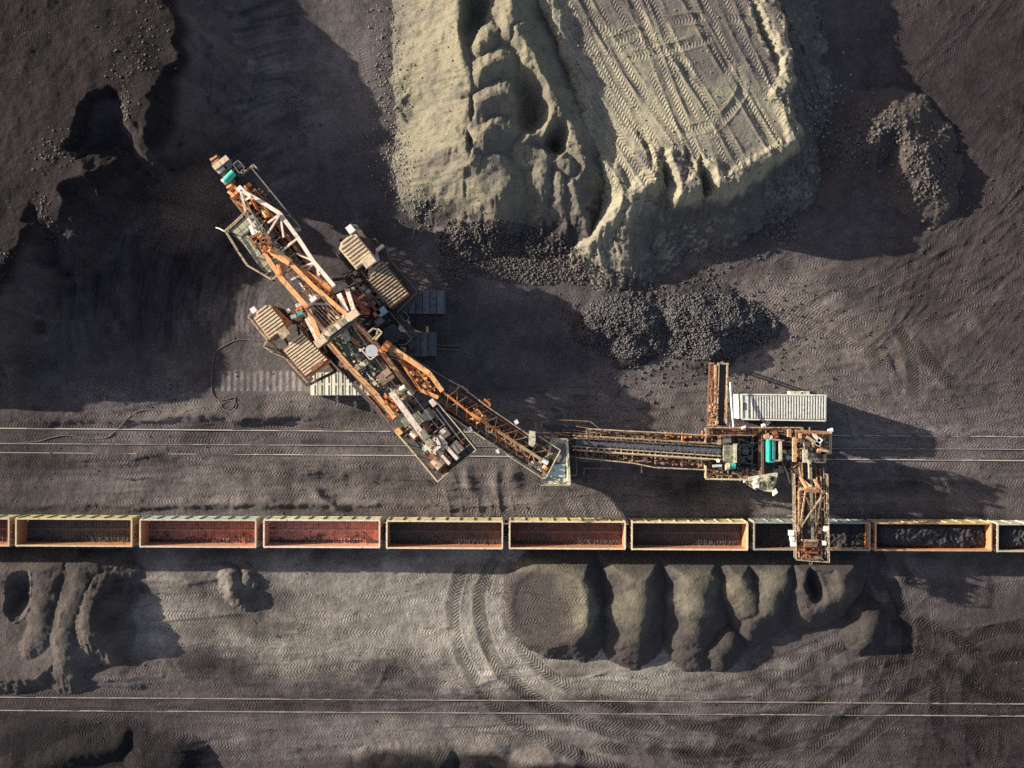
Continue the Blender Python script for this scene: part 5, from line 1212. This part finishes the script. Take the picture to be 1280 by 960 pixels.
MB().poly([W(661.5, 538.5, 7.95), W(669, 539.5, 7.95), W(669.5, 553, 7.95), (W(667, 559, 7.95)), W(661, 556, 7.95)], .6).build('drive_cover', M_stone, E)
MB().tube(W(678, 575, 6.9), W(685, 579, 6.9), .26, 10).build('motor', M_lamp, E)
MB().tube(W(680, 586, 6.8), W(683, 583, 6.8), .35, 10).build('motor', M_amber, E)
for p in ((645.5, 527.5), (621.5, 564.5), (587.5, 536.5)): MB().box(W(*p, 7.75), .42, .42, .35, 30).build('lamp', M_lamp, E)
k = MB(); rail([(606, 499, 6.95), (613, 505, 6.95), (611, 509, 6.95), (604, 503, 6.95)], .9, .08, .8, k); clutter(k, [W(604, 499, 7.15), W(611, 503, 7.15), W(612, 508, 7.15), W(606, 506, 7.15)], 12, .12, .4, 30, .6); k.build('ladder_cage', M_orange, E)
# ------------------------------------------------------------------ transfer conveyor bridge
B = root('conveyor_bridge', W(790, 560, 0), 'long rusty conveyor bridge with coal on its belt and a pale hopper at its end', 'conveyor')
def bl(a, b, z0, z1, w_, h_, nm, m_, r=None): MB().beam(W(*a, z0), W(*b, z1), w_, h_).build(nm, m_, r or B)
zb = 4.6
MB().beam(W(716, 552.5, zb), W(901, 564, zb + .4), .9, .07).build('conveyor_belt', M_belt, B)
k = MB(); rg = random.Random(8)
for i in range(1600):
    p = lerp(W(720, 552.7, zb + .06), W(901, 564, zb + .46), rg.random()) + Vector((0, rg.gauss(0, .16), rg.random() * .06)); k.box(p, .08 + .14 * rg.random(), .08 + .1 * rg.random(), .1, rg.uniform(0, 90))
k.build('belt_coal', mat('belt_coal', (.16, .165, .19), .6, 0, (.05, .05, .06), 3.0, .8), B)['kind'] = 'stuff'
for off, ms in (((-9.5, -5.6), (M_creamd, M_creamd)), ((6.0, 10.5), (M_creamd, M_yellow))):
    for o_, m_ in zip(off, ms):
        bl((716, 552.5 + o_ * .9), (901, 564 + o_), zb + .25, zb + .65, .13, .3, 'stringer', m_)
    for i in range(26):
        t_ = (i + .5) / 26; x = 716 + 185 * t_; y = 552.5 + 11.5 * t_
        MB().beam(W(x, y + off[0], zb + .4), W(x, y + off[1], zb + .4), .1, .2).build('stringer_rung', M_creamd if i % 3 else M_rust, B)
for i in range(34): p = lerp(W(718, 552.6, zb - .1), W(900, 564, zb + .3), (i + .5) / 34); MB().tube(p - Vector((0, .75, 0)), p + Vector((0, .75, 0)), .06, 6).build('idler', M_rustd, B)
lw = MB(); boxtruss(lw, W(700, 553, 3.4), W(900, 564, 3.8), 3.0, 1.4, 20, .2, .11); lw.build('bridge_truss', M_rustd, B)
deck(B, M_rustd, [W(735, 536.5, 4.4), W(884, 545, 4.8), W(884, 552.5, 4.8), W(735, 544, 4.4)], 24, 1)
deck(B, M_rustd, [W(722, 565, 4.4), W(884, 576, 4.8), W(884, 584, 4.8), W(722, 571.5, 4.4)], 26, 1)
rail([(735, 535.5, 4.4), (790, 538.5, 4.6), (840, 541, 4.7), (884, 544, 4.8)], 1.0, .06, 1.7).build('guard_rail', M_creamd, B)
rail([(722, 571.5, 4.4), (760, 575, 4.5), (790, 578, 4.6), (817, 583.5, 4.7), (884, 586.5, 4.8)], 1.0, .06, 1.7).build('guard_rail', M_creamd, B)
rail([(722, 563, 4.5), (800, 568.5, 4.6), (884, 574.5, 4.9)], .9, .045, 2.2).build('guard_rail', M_brown, B)
rail([(720, 545, 4.5), (800, 549, 4.6), (884, 554, 4.9)], .9, .045, 2.2).build('guard_rail', M_brown, B)
for a, b in (((696, 525), (714, 525.5)), ((714, 525.5), (738, 527)), ((738, 527), (750, 536)), ((676, 528), (686, 526)), ((676, 528), (677, 534)), ((720, 533), (735, 535)), ((670, 540), (716, 541)), ((716, 541), (742, 543)), ((676, 548), (716, 548.5)), ((697, 541), (697, 548)), ((670, 528), (670, 545)), ((690, 541), (712, 545))):
    MB().path([W(*a, 5.0), W(*b, 5.0)], .06).build('guide_rail', M_brown, B)
for a, b in (((720, 570), (721, 594)), ((712, 594), (721, 594)), ((730, 585.5), (764, 585.5)), ((730, 585), (730, 593)), ((802, 583), (802, 591)), ((722, 560), (762, 563)), ((724, 576), (756, 577)), ((720, 556), (740, 557.5)), ((716, 537), (740, 541))):
    MB().beam(W(*a, 4.6), W(*b, 4.6), .09, .12).build('guide_rail', M_brown, B)
deck(B, M_steel, [W(672, 530, 4.2), W(735, 533, 4.2), W(735, 550, 4.2), W(700, 548, 4.2)], 5, 2)
k = MB(); clutter(k, [W(730, 538, 4.5), W(880, 545, 4.9), W(880, 552, 4.9), W(730, 545, 4.5)], 60, .1, .4, 0, .4); clutter(k, [W(725, 565, 4.5), W(880, 576, 4.9), W(880, 584, 4.9), W(725, 571, 4.5)], 70, .1, .4, 0, .4); k.build('deck_fitting', M_brown, B)
k = MB(); clutter(k, [W(830, 541, 5.2), W(884, 543, 5.4), W(884, 547, 5.4), W(830, 546, 5.2)], 24, .1, .35, 0, .4); k.build('deck_fitting', M_orange, B)
# pale hopper under the discharge boom
h = MB(); r_ = [W(690, 549, 6.6), W(709, 549, 6.6), W(713, 606, 6.6), W(675, 606, 6.6)]; f_ = [W(692, 556, 6.2), W(706, 556, 6.2), W(707, 596, 6.2), W(684, 596, 6.2)]
for i in range(4): h.add([r_[i], r_[(i + 1) % 4], f_[(i + 1) % 4], f_[i]], [(0, 1, 2, 3)])
h.add([p - Vector((0, 0, .07)) for p in f_], [(0, 1, 2, 3)]); H_ = h.build('hopper', M_stone, B)
sd = H_.modifiers.new('thickness', 'SOLIDIFY'); sd.thickness = .06
f = MB()
for i in range(4): f.beam(r_[i], r_[(i + 1) % 4], .2, .2)
f.build('hopper_rim', M_creamd, H_)
MB().poly([W(692, 580.5, 6.52), W(706, 580.5, 6.52), W(706.5, 596.5, 6.45), W(683.5, 596.5, 6.45), W(689, 587, 6.48)], .06).build('hopper_lining', M_mint, H_)
MB().poly([W(696, 556, 6.52), W(707, 556, 6.52), W(707, 578, 6.52), W(692, 578, 6.52), W(697, 568, 6.52)], .06).build('hopper_lining', M_grey, H_)
MB().beam(W(708.6, 552, 6.6), W(712, 606, 6.6), .24, .4).build('hopper_beam', M_stone, B)
for x in (668, 711): MB().beam(W(x, 600.5, 5.6), W(x + 5, 600.5, 5.6), .12).build('lug', M_creamd, B)
for q in ((695, 560), (720, 556), (695, 590), (718, 590)): MB().beam(W(*q, 4), W(q[0], q[1], .05), .3).build('leg', M_steel, B)
for x in (780, 850): 
    for dy in (-10, 14): MB().beam(W(x, 558 + dy, 3.2), W(x, 558 + dy, .05), .3).build('leg', M_steel, B)
MB().box(W(706, 574, .1), 4.5, 3.6, 2.2).build('undercarriage', M_steel, B)
# ------------------------------------------------------------------ wagon loading machine
M_rust2 = mat('orange_rust', (.58, .30, .15), .65, 0, (.30, .13, .06), 1.5, .8, dirt=.45, dirtcol=(.06, .04, .035))
M_amber2 = mat('faded_orange', (.70, .46, .26), .6, 0, (.42, .23, .11), 1.5, .8, dirt=.4, dirtcol=(.08, .05, .04))
Lm = root('loading_machine', W(950, 565, 0), 'rust-coloured loading machine with a teal house, pale cab and a boom reaching over the train', 'loader')
P = Lm
# portal frame
zf = 5.0
fm = MB()
for a, b in (((884, 539), (1000, 539)), ((884, 594), (958, 594)), ((886, 539), (886, 594)), ((950, 539), (950, 600)), ((900, 539), (900, 590)), ((955, 560), (1000, 560))): fm.hbeam(W(*a, zf - .5), W(*b, zf - .5), .4, .7)
fm.build('portal_frame', M_rustd, P)
for q in ((888, 541), (888, 592), (948, 541), (948, 592), (996, 541), (996, 572)): MB().beam(W(*q, 4.4), W(q[0], q[1], .9), .5).build('leg', M_rustd, P)
for (x, y) in ((890, 541), (948, 541), (890, 570), (948, 570)): MB().box(W(x, y, .12), 2.4, .7, .9).build('bogie', M_steel, P)
deck(P, M_rust, [W(882, 534, zf), W(940, 534, zf), W(940, 543, zf), W(882, 543, zf)], 9, 1)
deck(P, M_rust, [W(940, 534, zf), W(974, 534, zf), W(974, 543, zf), W(940, 543, zf)], 6, 1)
deck(P, M_rust, [W(984, 536, zf), W(1034, 538.5, zf), W(1034, 546, zf), W(984, 546, zf)], 8, 1)
deck(P, M_rust, [W(992, 546, zf), W(1000, 546, zf), W(1000, 577, zf), W(992, 577, zf)], 1, 5)
deck(P, M_rustd, [W(880, 586, zf), W(958, 588, zf), W(958, 598, zf), W(880, 597, zf)], 12, 1)
deck(P, M_rustd, [W(948, 543, zf), W(956, 543, zf), W(956, 590, zf), W(948, 590, zf)], 1, 7)
rail([(880, 552, zf), (880, 534, zf), (1000, 534, zf), (1000, 538, zf), (1036, 540, zf)], 1.0, .06, 1.4).build('guard_rail', M_creamd, P)
rail([(882, 543.5, zf), (940, 543.5, zf)], 1.0, .05, 1.6).build('guard_rail', M_brown, P)
rail([(880, 582, zf), (880, 597.5, zf), (956, 599, zf)], 1.0, .075, 1.3).build('guard_rail', M_yellow, P)
rail([(992, 577, zf), (992, 546, zf), (985, 546, zf), (985, 536, zf)], 1.0, .06, 1.0).build('guard_rail', M_rust2, P)
rail([(1035, 540, zf), (1035, 566, zf), (1020, 566, zf), (1028, 566, zf), (1028, 577, zf), (1016, 577, zf)], 1.0, .07, .9).build('guard_rail', M_yellow, P)
MB().box(W(910, 567, zf), 1.25, 1.95, .8).build('transfer_box', M_deck, P)
MB().box(W(917, 566.5, zf + .1), .3, 2.0, .9).build('box_flange', M_stone, P)
MB().poly([W(917, 554.5, 5.6), W(922, 554.5, 5.6), W(922, 559, 5.6), W(917, 558, 5.6)], .1).build('bracket', M_creamd, P)
MB().tube(W(907, 583, 5.8), W(911.5, 583, 5.8), .42, 12).build('gearbox', M_cream, P)
MB().tube(W(912, 582.5, 5.8), W(919, 582.5, 5.8), .34, 12).build('motor', M_teal, P)
MB().tube(W(897.5, 576, 5.3), W(897.5, 576, 6.2), .2, 10).build('lamp', M_lamp, P)
MB().beam(W(891, 582.5, 5.5), W(902, 582, 5.5), .25, .4).build('motor_base', M_mint, P)
MB().beam(W(899, 544, 5.4), W(899.5, 556, 5.4), .3, .4).build('post', M_amber2, P)
MB().box(W(907, 549, 5.0), .9, .7, .7).build('switch_box', M_grey, P)
k = MB(); clutter(k, [W(884, 535, zf), W(996, 535, zf), W(996, 543, zf), W(884, 543, zf)], 60, .1, .4, 0, .4); k.build('deck_fitting', M_rust, P)
k = MB(); clutter(k, [W(884, 587, zf), W(956, 588, zf), W(956, 597, zf), W(884, 596, zf)], 50, .1, .5, 0, .35); k.build('deck_fitting', M_brown, P)
for a, b in (((888, 588), (900, 591)), ((886, 593), (904, 590)), ((890, 588), (898, 596))): MB().tube(W(*a, 5.2), W(*b, 5.2), .1, 6).build('pipe', M_amber2, P)
# lattice well in the middle
k = MB()
for (a, b) in (((924, 545), (924, 595)), ((940, 545), (940, 595)), ((922, 547), (940, 555)), ((940, 555), (952, 557)), ((922, 580), (932, 575)), ((944, 563), (952, 556)), ((930, 578), (948, 582)), ((924, 556), (950, 556)), ((922, 585), (950, 585))): k.beam(W(*a, 4.4), W(*b, 4.4), .1, .14)
k.build('well_lattice', M_grey, P)
deck(P, M_steel, [W(918, 545, 3.4), W(950, 545, 3.4), W(950, 588, 3.4), W(918, 588, 3.4)], 4, 5)
for p, s_ in (((930, 557), .5), ((937, 557), .4), ((932, 564), .7), ((928, 573), .5), ((938, 572), .5)): MB().tube(W(*p, 3.5), W(*p, 4.1), s_ * .6, 12).build('roller_drive', M_grey, P)
for a in ((884, 548, 896, 560), (886, 560, 890, 548)): MB().beam(W(a[0], a[1], 4.9), W(a[2], a[3], 4.9), .12).build('brace', M_brown, P)
for y0 in (594, 596): pass
for x, y in ((902, 598), (925, 598), (932, 597), (884, 537), (912, 534), (932, 534)): MB().beam(W(x, y - 3, 4.9), W(x, y + 4, 4.9), .08, .1).build('outrigger', M_creamd, P)
# teal house, open pale box, rusty post column
MB().box(W(957.8, 562, 4.6), .5 * 1.05, 2.55, 2.0).build('drive_house', M_teal, P)
MB().box(W(961.5, 562, 4.6), .35, 2.6, 1.85).build('house_side', M_mint, P)
bx = MB(); q = [W(964, 549.5, 6.6), W(976.5, 550.5, 6.6), W(977, 576, 6.6), W(964, 575.5, 6.6)]
for i in range(4): bx.beam(q[i] - Zv * .6, q[(i + 1) % 4] - Zv * .6, .16, 1.2)
bx.build('open_chute', M_creamd, P)
MB().beam(W(975.3, 551, 6.6), W(975.8, 576, 6.6), .32, .2).build('chute_rim', M_stone, P)
MB().beam(W(964, 549.5, 6.7), W(980, 550.5, 6.7), .12, .15).build('chute_rim', M_creamd, P)
MB().poly([W(965, 551, 4.8), W(976, 551, 4.8), W(976, 575, 4.8), W(965, 575, 4.8)], .1).build('chute_floor', M_steel, P)
for p, m_, s_ in (((957, 545), M_amber2, .6), ((968.5, 545, ), M_red, .45), ((962, 546), M_white, .35), ((988, 565), M_grey, .8), ((985, 571), M_blue, .6), ((967, 541), M_rust, .5)): MB().box(W(*p, 5.2), s_, s_ * .9, .6, 20).build('switch_box', m_, P)
for a in (((953, 540), (953, 592)), ((978, 556), (1000, 557)), ((978, 552), (998, 553))): MB().beam(W(*a[0], 5.2), W(*a[1], 5.2), .25, .4).build('house_beam', M_rustd, P)
# pale cab
cab = MB().poly([W(936, 597, 5.8), W(948, 594.5, 5.8), W(972.5, 591.5, 5.8), W(970, 604, 5.8), W(964.5, 615, 5.8), W(955, 614, 5.8), W(941, 607, 5.8)], 2.2).build('cab', M_stone, P)
MB().poly([W(941.5, 599, 6.1), W(948.5, 597, 6.1), W(949, 609.5, 6.1), W(942, 610.5, 6.1)], .25).build('cab_roof_box', M_lamp, cab)
MB().poly([W(966, 613, 6.0), W(970, 610.5, 6.0), W(972.5, 616, 6.0), W(967, 620, 6.0)], .4).build('lamp', M_lamp, cab)
MB().poly([W(953, 601, 5.9), W(964, 597, 5.9), W(966, 606, 5.9), W(956, 609, 5.9)], .08).build('roof_plate', M_creamd, cab)
MB().poly([W(962, 598, 5.97), W(969, 595, 5.97), W(967, 602, 5.97)], .06).build('window', M_steel, cab)
k = MB(); clutter(k, [W(943, 598, 5.85), W(968, 594, 5.85), W(964, 610, 5.85), W(946, 607, 5.85)], 20, .12, .4, 10, .3); k.build('roof_fitting', M_deck, cab)
MB().tube(W(931, 600, 5.4), W(931, 603.5, 5.4), .16, 8).build('lamp', M_lamp, P)
MB().path([W(932, 604, 5.4), W(945, 612, 5.4)], .07).build('cab_rail', M_creamd, P)
# east tower
for (a, b, w_, m_) in (((986, 537), (986, 546), .3, M_amber2), ((994, 539), (1034, 541), .3, M_rust2), ((1008, 546), (1025, 557), .3, M_creamd), ((1006, 562), (1006, 578), .5, M_stone), ((993, 546), (993, 577), .4, M_amber2), ((1022, 562), (1036, 564), .25, M_amber2), ((1000, 540), (1000, 548), .3, M_amber2), ((1016, 541), (1024, 552), .35, M_white), ((1020, 556), (1026, 548), .5, M_lamp)):
    MB().beam(W(*a, 7.0), W(*b, 7.0), w_, .4).build('tower_beam', m_, P)
for i in range(6): MB().beam(W(995 + i * 2.6, 538, 6.2), W(995 + i * 2.6, 546, 6.2), .12, .2).build('grating_bar', M_rust, P)
k = MB(); clutter(k, [W(1005, 544, 6), W(1032, 544, 6), W(1030, 562, 6), W(1005, 566, 6)], 36, .15, .5, 0, 1.0); k.build('tower_fitting', M_creamd, P)
k = MB(); clutter(k, [W(996, 538, 6), W(1034, 540, 6), W(1030, 560, 6), W(996, 575, 6)], 40, .15, .5, 0, .8); k.build('tower_fitting', M_rust, P)
MB().tube(W(1034.5, 538, 6.8), W(1040.5, 537.5, 6.8), .12, 8, .24).build('lamp', M_lamp, P)
MB().path([W(978, 577, 6), W(984, 590, 6), W(988, 604, 6)], .1).build('cable', M_steel, P)
dk = MB(); clutter(dk, [W(964, 578, 4.6), W(990, 578, 4.6), W(990, 596, 4.6), W(964, 590, 4.6)], 30, .2, .7, 0, .8); dk.build('pipework', M_steel, P)
# feeder boom to the coal heap
F0 = 3.4
MB().beam(W(903.5, 454, F0), W(902, 532, F0 + 1), .85, .07).build('feeder_belt', M_belt, P)
for x0, x1, m_ in ((898, 895.5, M_yellow), (909, 907.5, M_creamd)): MB().beam(W(x0, 454, F0 + .3), W(x1, 530, F0 + 1.2), .15, .45).build('feeder_side', m_, P)
MB().beam(W(907, 470, F0 + .2), W(905, 530, F0 + 1.1), .1, .3).build('feeder_side', M_brown, P)
MB().poly([W(906, 520, 4.6), (W(909, 505, 4.4)), W(913, 528, 4.6), W(907, 530, 4.6)], .2).build('belt_skirt', M_deck, P)
truss_m = MB(); truss(truss_m, W(887, 455, F0 + .3), W(884.5, 532, F0 + 1.2), W(892.5, 455, F0 + .3), W(890, 532, F0 + 1.2), 13, .1, .16); truss_m.build('feeder_lattice', M_rust, P)
MB().beam(W(894.5, 456, F0 + .5), W(892.5, 532, F0 + 1.3), .2, .3).build('feeder_pipe', M_amber2, P)
MB().beam(W(896, 466, F0 + .5), W(894.5, 528, F0 + 1.3), .12, .2).build('feeder_pipe', M_rust, P)
k = MB(); clutter(k, [W(888, 474, F0 + .5), W(896, 474, F0 + .5), W(894, 532, F0 + 1.2), W(886, 532, F0 + 1.2)], 60, .1, .4, 90, .4); k.build('feeder_fitting', M_rust, P)
k = MB(); clutter(k, [W(887, 500, F0 + .8), W(897, 500, F0 + .8), W(896, 532, F0 + 1.4), W(886, 532, F0 + 1.4)], 30, .1, .35, 90, .4); k.build('feeder_fitting', M_amber2, P)
deck(P, M_deckd, [W(887, 455, F0 + .1), W(893, 455, F0 + .1), W(892, 474, F0 + .3), W(886, 474, F0 + .3)], 1, 3)
MB().beam(W(886, 454, F0 + .5), W(893, 454, F0 + .5), .1).beam(W(897, 454, F0 + .5), W(911, 455, F0 + .5), .16).build('feeder_end', M_creamd, P)
MB().path([W(913, 478, 5.2), W(914.5, 506, 5.6), W(917, 534, 6.0)], .11).build('stay', M_lamp, P)
MB().tube(W(904, 452, 3.2), W(904, 461, 3.3), .3, 10).build('feeder_head', M_steel, P)
MB().tube(W(952, 532.5, 6.6), W(956, 531.5, 6.6), .2, 10).build('lamp', M_lamp, P); MB().tube(W(927, 535.5, 6.2), W(931.5, 534, 6.2), .17, 10).build('lamp', M_lamp, P)
MB().tube(W(899, 455, 3), W(899, 455, .3), .12, 6).tube(W(909, 455, 3), W(909, 455, .3), .12, 6).build('feeder_leg', M_steel, P)
# loading boom across the train
zl = 5.6
MB().beam(W(1008, 575, zl), W(1010, 690, zl), .95, .07).build('conveyor_belt', M_belt, P)
MB().beam(W(1013, 580, zl + .5), W(1016, 674, zl + .5), .3, .14).build('belt_cover', M_deck, P)
MB().beam(W(1011.5, 575, zl + .3), W(1012, 600, zl + .3), .3, .3).build('belt_cover', M_stone, P)
for x0, x1, m_, w_ in ((993, 994.5, M_brown, .14), (997.5, 999, M_rust, .12), (1002, 1001.5, M_creamd, .12), (1019.5, 1021, M_rust, .14), (1025, 1027, M_brown, .12), (1029, 1031.5, M_creamd, .1), (990.5, 993, M_grey, .1)):
    MB().beam(W(x0, 585, zl), W(x1, 697, zl), w_, .3).build('boom_chord', m_, P)
bx2 = MB(); boxtruss(bx2, W(1010, 580, zl - .7), W(1012, 692, zl - .7), 2.6, 1.0, 12, .15, .1); bx2.build('boom_lattice', M_rustd, P)
deck(P, M_rustd, [W(991, 596, zl - .2), W(998, 596, zl - .2), W(1000, 694, zl - .2), W(993.5, 694, zl - .2)], 1, 12)
deck(P, M_rustd, [W(1023, 596, zl - .2), W(1030, 596, zl - .2), W(1032, 694, zl - .2), W(1025, 694, zl - .2)], 1, 12)
rail([(990, 592, zl), (992.5, 698, zl), (1033, 701, zl), (1031, 592, zl)], 1.0, .042, 1.0).build('guard_rail', M_creamd, P)
for i in range(16):
    y = 588 + i * 6.6; MB().beam(W(996, y, zl + .1), W(999.5, y + 1, zl + .1), .08).beam(W(1022, y, zl + .1), W(1028, y + (i % 2) * 2, zl + .1), .08).build('boom_rung', M_creamd if i % 2 else M_rust, P)
mast = MB()
for a, b in (((1000, 596, 6.2), (1008, 610, 8.4)), ((1018, 600, 6.2), (1026, 614, 8.4)), ((1000, 611, 8.4), (1028, 614.5, 8.4)), ((1007, 609, 8.4), (1020, 611, 8.4)), ((1002, 599, 6.4), (1014, 610, 8.4)), ((999, 611, 8.2), (1010, 611, 8.4)), ((1020, 606, 8.2), (1028, 616, 8.2))): mast.beam(w3(a), w3(b), .24, .28)
mast.build('mast', M_amber2, P)
for a, b in (((1007, 613, 8.4), (1000, 660, 6.2)), ((1027, 616, 8.4), (1021, 656, 6.2)), ((1008, 622, 8.0), (1022, 655, 6.3)), ((1026, 622, 8.0), (1001, 658, 6.3)), ((999, 613, 7.8), (998, 668, 6.0))):
    MB().beam(w3(a), w3(b), .15, .18).build('mast_stay', M_amber2 if a[0] < 1020 else M_creamd, P)
MB().poly([W(1008, 611, 8.6), W(1024, 612, 8.6), W(1024, 616, 8.6), W(1008, 615, 8.6)], .2).build('mast_head', M_rust2, P)
MB().tube(W(1004.5, 680, zl + .3), W(1020, 680.5, zl + .3), .5, 16).build('head_drum', M_rust, P)
for y, m_ in ((675, M_creamd), (690, M_red), (698, M_rust)): MB().beam(W(1002, y, zl + .6), W(1022, y + .8, zl + .6), .18, .3).build('end_beam', m_, P)
for y in (677, 683): MB().beam(W(1003, y, zl + .9), W(1020, y, zl + .9), .06, .1).build('drum_strap', M_brown, P)
MB().poly([W(1008, 694, zl + .4), W(1026, 696, zl + .4), W(1030, 700, zl + .4), W(1010, 699, zl + .4)], .3).build('end_plate', M_deck, P)
MB().beam(W(1012, 699, zl), W(1012, 705, zl), .1).beam(W(1015, 699, zl), W(1015, 705, zl), .1).beam(W(1012, 705, zl), W(1015, 705, zl), .1).build('end_hook', M_creamd, P)
k = MB(); clutter(k, [W(994, 680, zl), W(1004, 684, zl), W(1030, 698, zl), W(996, 696, zl)], 50, .1, .4, 0, .5); k.build('head_fitting', M_rust2, P)
k = MB(); clutter(k, [W(996, 600, zl), W(1002, 600, zl), W(1002, 690, zl), W(997, 690, zl)], 40, .1, .4, 90, .4); k.build('boom_fitting', M_brown, P)
k = MB(); clutter(k, [W(1020, 600, zl), W(1028, 600, zl), W(1029, 690, zl), W(1022, 690, zl)], 40, .1, .4, 90, .4); k.build('boom_fitting', M_brown, P)
k = MB(); clutter(k, [W(988, 575, zl), W(1000, 575, zl), W(1000, 600, zl), W(990, 600, zl)], 24, .12, .5, 90, .5); k.build('boom_fitting', M_rustd, P)
for p, s_ in (((988, 665.5), .5), ((989, 672.5), .4), ((990.5, 679), .5), ((1031, 660), .5), ((1028.5, 678), .4), ((1034, 669), .25)): MB().box(W(*p, zl + .1), s_, s_ * 1.1, .6).build('lamp', M_lamp if s_ > .3 else M_grey, P)
for a, b in (((985, 644.5), (993, 644.5)), ((1021, 596), (1021, 608)), ((1026, 596), (1027, 610)), ((998, 580), (1002, 600)), ((1002, 578), (1003, 596)), ((992, 584), (1000, 578))): MB().beam(W(*a, zl + .4), W(*b, zl + .4), .12, .16).build('brace', M_amber2 if a[0] > 990 else M_creamd, P)
# ------------------------------------------------------------------ power cable and loose things on the ground
def cable(pts, r, label, m_):
    P_ = smooth([(p[0], p[1], 0) for p in pts], 10); Q_ = []
    for p in P_:
        v = W(p[0], p[1], 0); Q_.append(Vector((v.x, v.y, ground_z(v.x, v.y) + r)))
    o = MB().path(Q_, r, 6).build('power_cable', m_, None); tag(o, label, 'cable'); return o
M_cab = mat('cable_rubber', (.15, .125, .11), .7, 0, (.15, .12, .10), 2., .6)
cable([(340, 428), (322, 426), (300, 424.5), (284, 430), (270, 440), (265.5, 455), (265, 480), (266, 492), (274, 500), (284, 499), (294, 497), (292, 508), (284, 513), (277, 507), (286, 501), (296, 505), (290, 515), (272, 508), (250, 510), (230, 514), (200, 513), (178, 513), (165, 520), (152, 532), (137, 545), (126, 548), (108, 548), (85, 544), (64, 547), (45, 552), (-10, 556)], .05, 'brown power cable looping from the excavator across the rails to the left edge', M_cab)
cable([(540, 430), (552, 432), (570, 431.5), (576, 434), (572, 437.5), (552, 436), (540, 434)], .07, 'short loop of pale cable behind the middle crawler', M_cab)
# crawler imprints beside the lower crawler
# ------------------------------------------------------------------ thin ropes, cables and the dust at the wheel
for a, b in (((440, 397, 9.85), (322, 296, 9.4)), ((402, 426, 9.85), (318, 300, 9.4)), ((440, 396, 9.8), (548, 535, 9.6)), ((404, 427, 9.8), (528, 548, 9.6)), ((436, 400, 9.8), (536, 542, 9.8)),
             ((330, 300, 9.5), (303, 240, 8.8)), ((326, 304, 9.5), (300, 246, 8.6))):
    MB().tube(w3(a), w3(b), .035, 5).build('rope', M_grey, E)
for s_ in (-.9, -.45, .5, .95):
    MB().beam(lerp(W(300, 240, 6.9), W(300, 240, 6.9), 0) + CX * s_, W(420, 395, 7.6) + CX * s_, .06, .07).build('pipe', [M_rust, M_creamd, M_grey, M_orange][int(s_ * 2 + 2) % 4], E)
k = MB()
for i in range(26):
    a = lerp(W(408, 424, 8.45), W(494, 522, 8.5), i / 26); k.beam(a - CX * .05, a - CX * .45, .06, .1)
    a = lerp(W(440, 398, 8.45), W(517, 492, 8.5), i / 26); k.beam(a + CX * .05, a + CX * .45, .06, .1)
k.stuff = True; k.build('bracket', M_rust, E)
rail([(411, 428, 8.5), (436, 458, 8.5), (470, 493, 8.5), (492, 518, 8.5)], 1.0, .035, 1.2).build('guard_rail', M_creamd, E)
rail([(441, 397, 8.5), (470, 427, 8.5), (498, 464, 8.5), (518, 490, 8.5)], 1.0, .035, 1.2).build('guard_rail', M_brown, E)
k = MB(); clutter(k, [W(330, 312, 9.2), W(340, 308, 9.2), (W(424, 388, 9.5)), W(414, 394, 9.5)], 60, .06, .22, 37, .25); k.build('pipework', M_rust, E)
k = MB(); clutter(k, [W(318, 298, 9.2), W(338, 292, 9.2), W(346, 316, 9.3), W(330, 322, 9.3)], 30, .08, .3, 37, .5); k.build('pipework', M_orange, E)
for i in range(10):
    t = (i + .5) / 10; p = lerp(W(310, 274, 8.0), W(390, 373, 9.0), t); q_ = lerp(W(318, 260, 8.0), W(412, 362, 9.4), t)
    MB().beam(p, q_, .1, .12).build('boom_brace', M_creamd if i % 2 else M_rust, E)
dm = bpy.data.materials.new('dust'); dm.use_nodes = True; t_ = dm.node_tree; t_.nodes.clear()
ou = t_.nodes.new('ShaderNodeOutputMaterial'); pv = t_.nodes.new('ShaderNodeVolumePrincipled'); pv.inputs['Color'].default_value = (.62, .50, .46, 1); pv.inputs['Density'].default_value = .006
t_.links.new(pv.outputs[0], ou.inputs['Volume'])
def puff(p, r, seed, lab):
    bm = bmesh.new(); bmesh.ops.create_icosphere(bm, subdivisions=4, radius=1)
    for v in bm.verts:
        n_ = v.co.normalized(); f_ = 1 + .35 * float(fbm(np.array([[n_.x * 2 + seed]]), np.array([[n_.y * 2 + n_.z]]), 1.0, 3, .5, seed)[0, 0])
        v.co = Vector((n_.x * r[0], n_.y * r[1], n_.z * r[2])) * f_
    me = bpy.data.meshes.new('dust_cloud'); bm.to_mesh(me); bm.free(); me.materials.append(dm)
    for q in me.polygons: q.use_smooth = True
    o = bpy.data.objects.new('dust_cloud', me); C.objects.link(o); o.location = p; tag(o, lab, 'dust', None, 'stuff')
puff(W(246, 248, 5.2), (5.2, 3.4, 1.6), 1.0, 'thin brown dust drifting left of the digging wheel')
puff(W(226, 268, 4.0), (6.5, 4.2, 1.6), 4.0, 'fainter dust trailing down the dug slope')
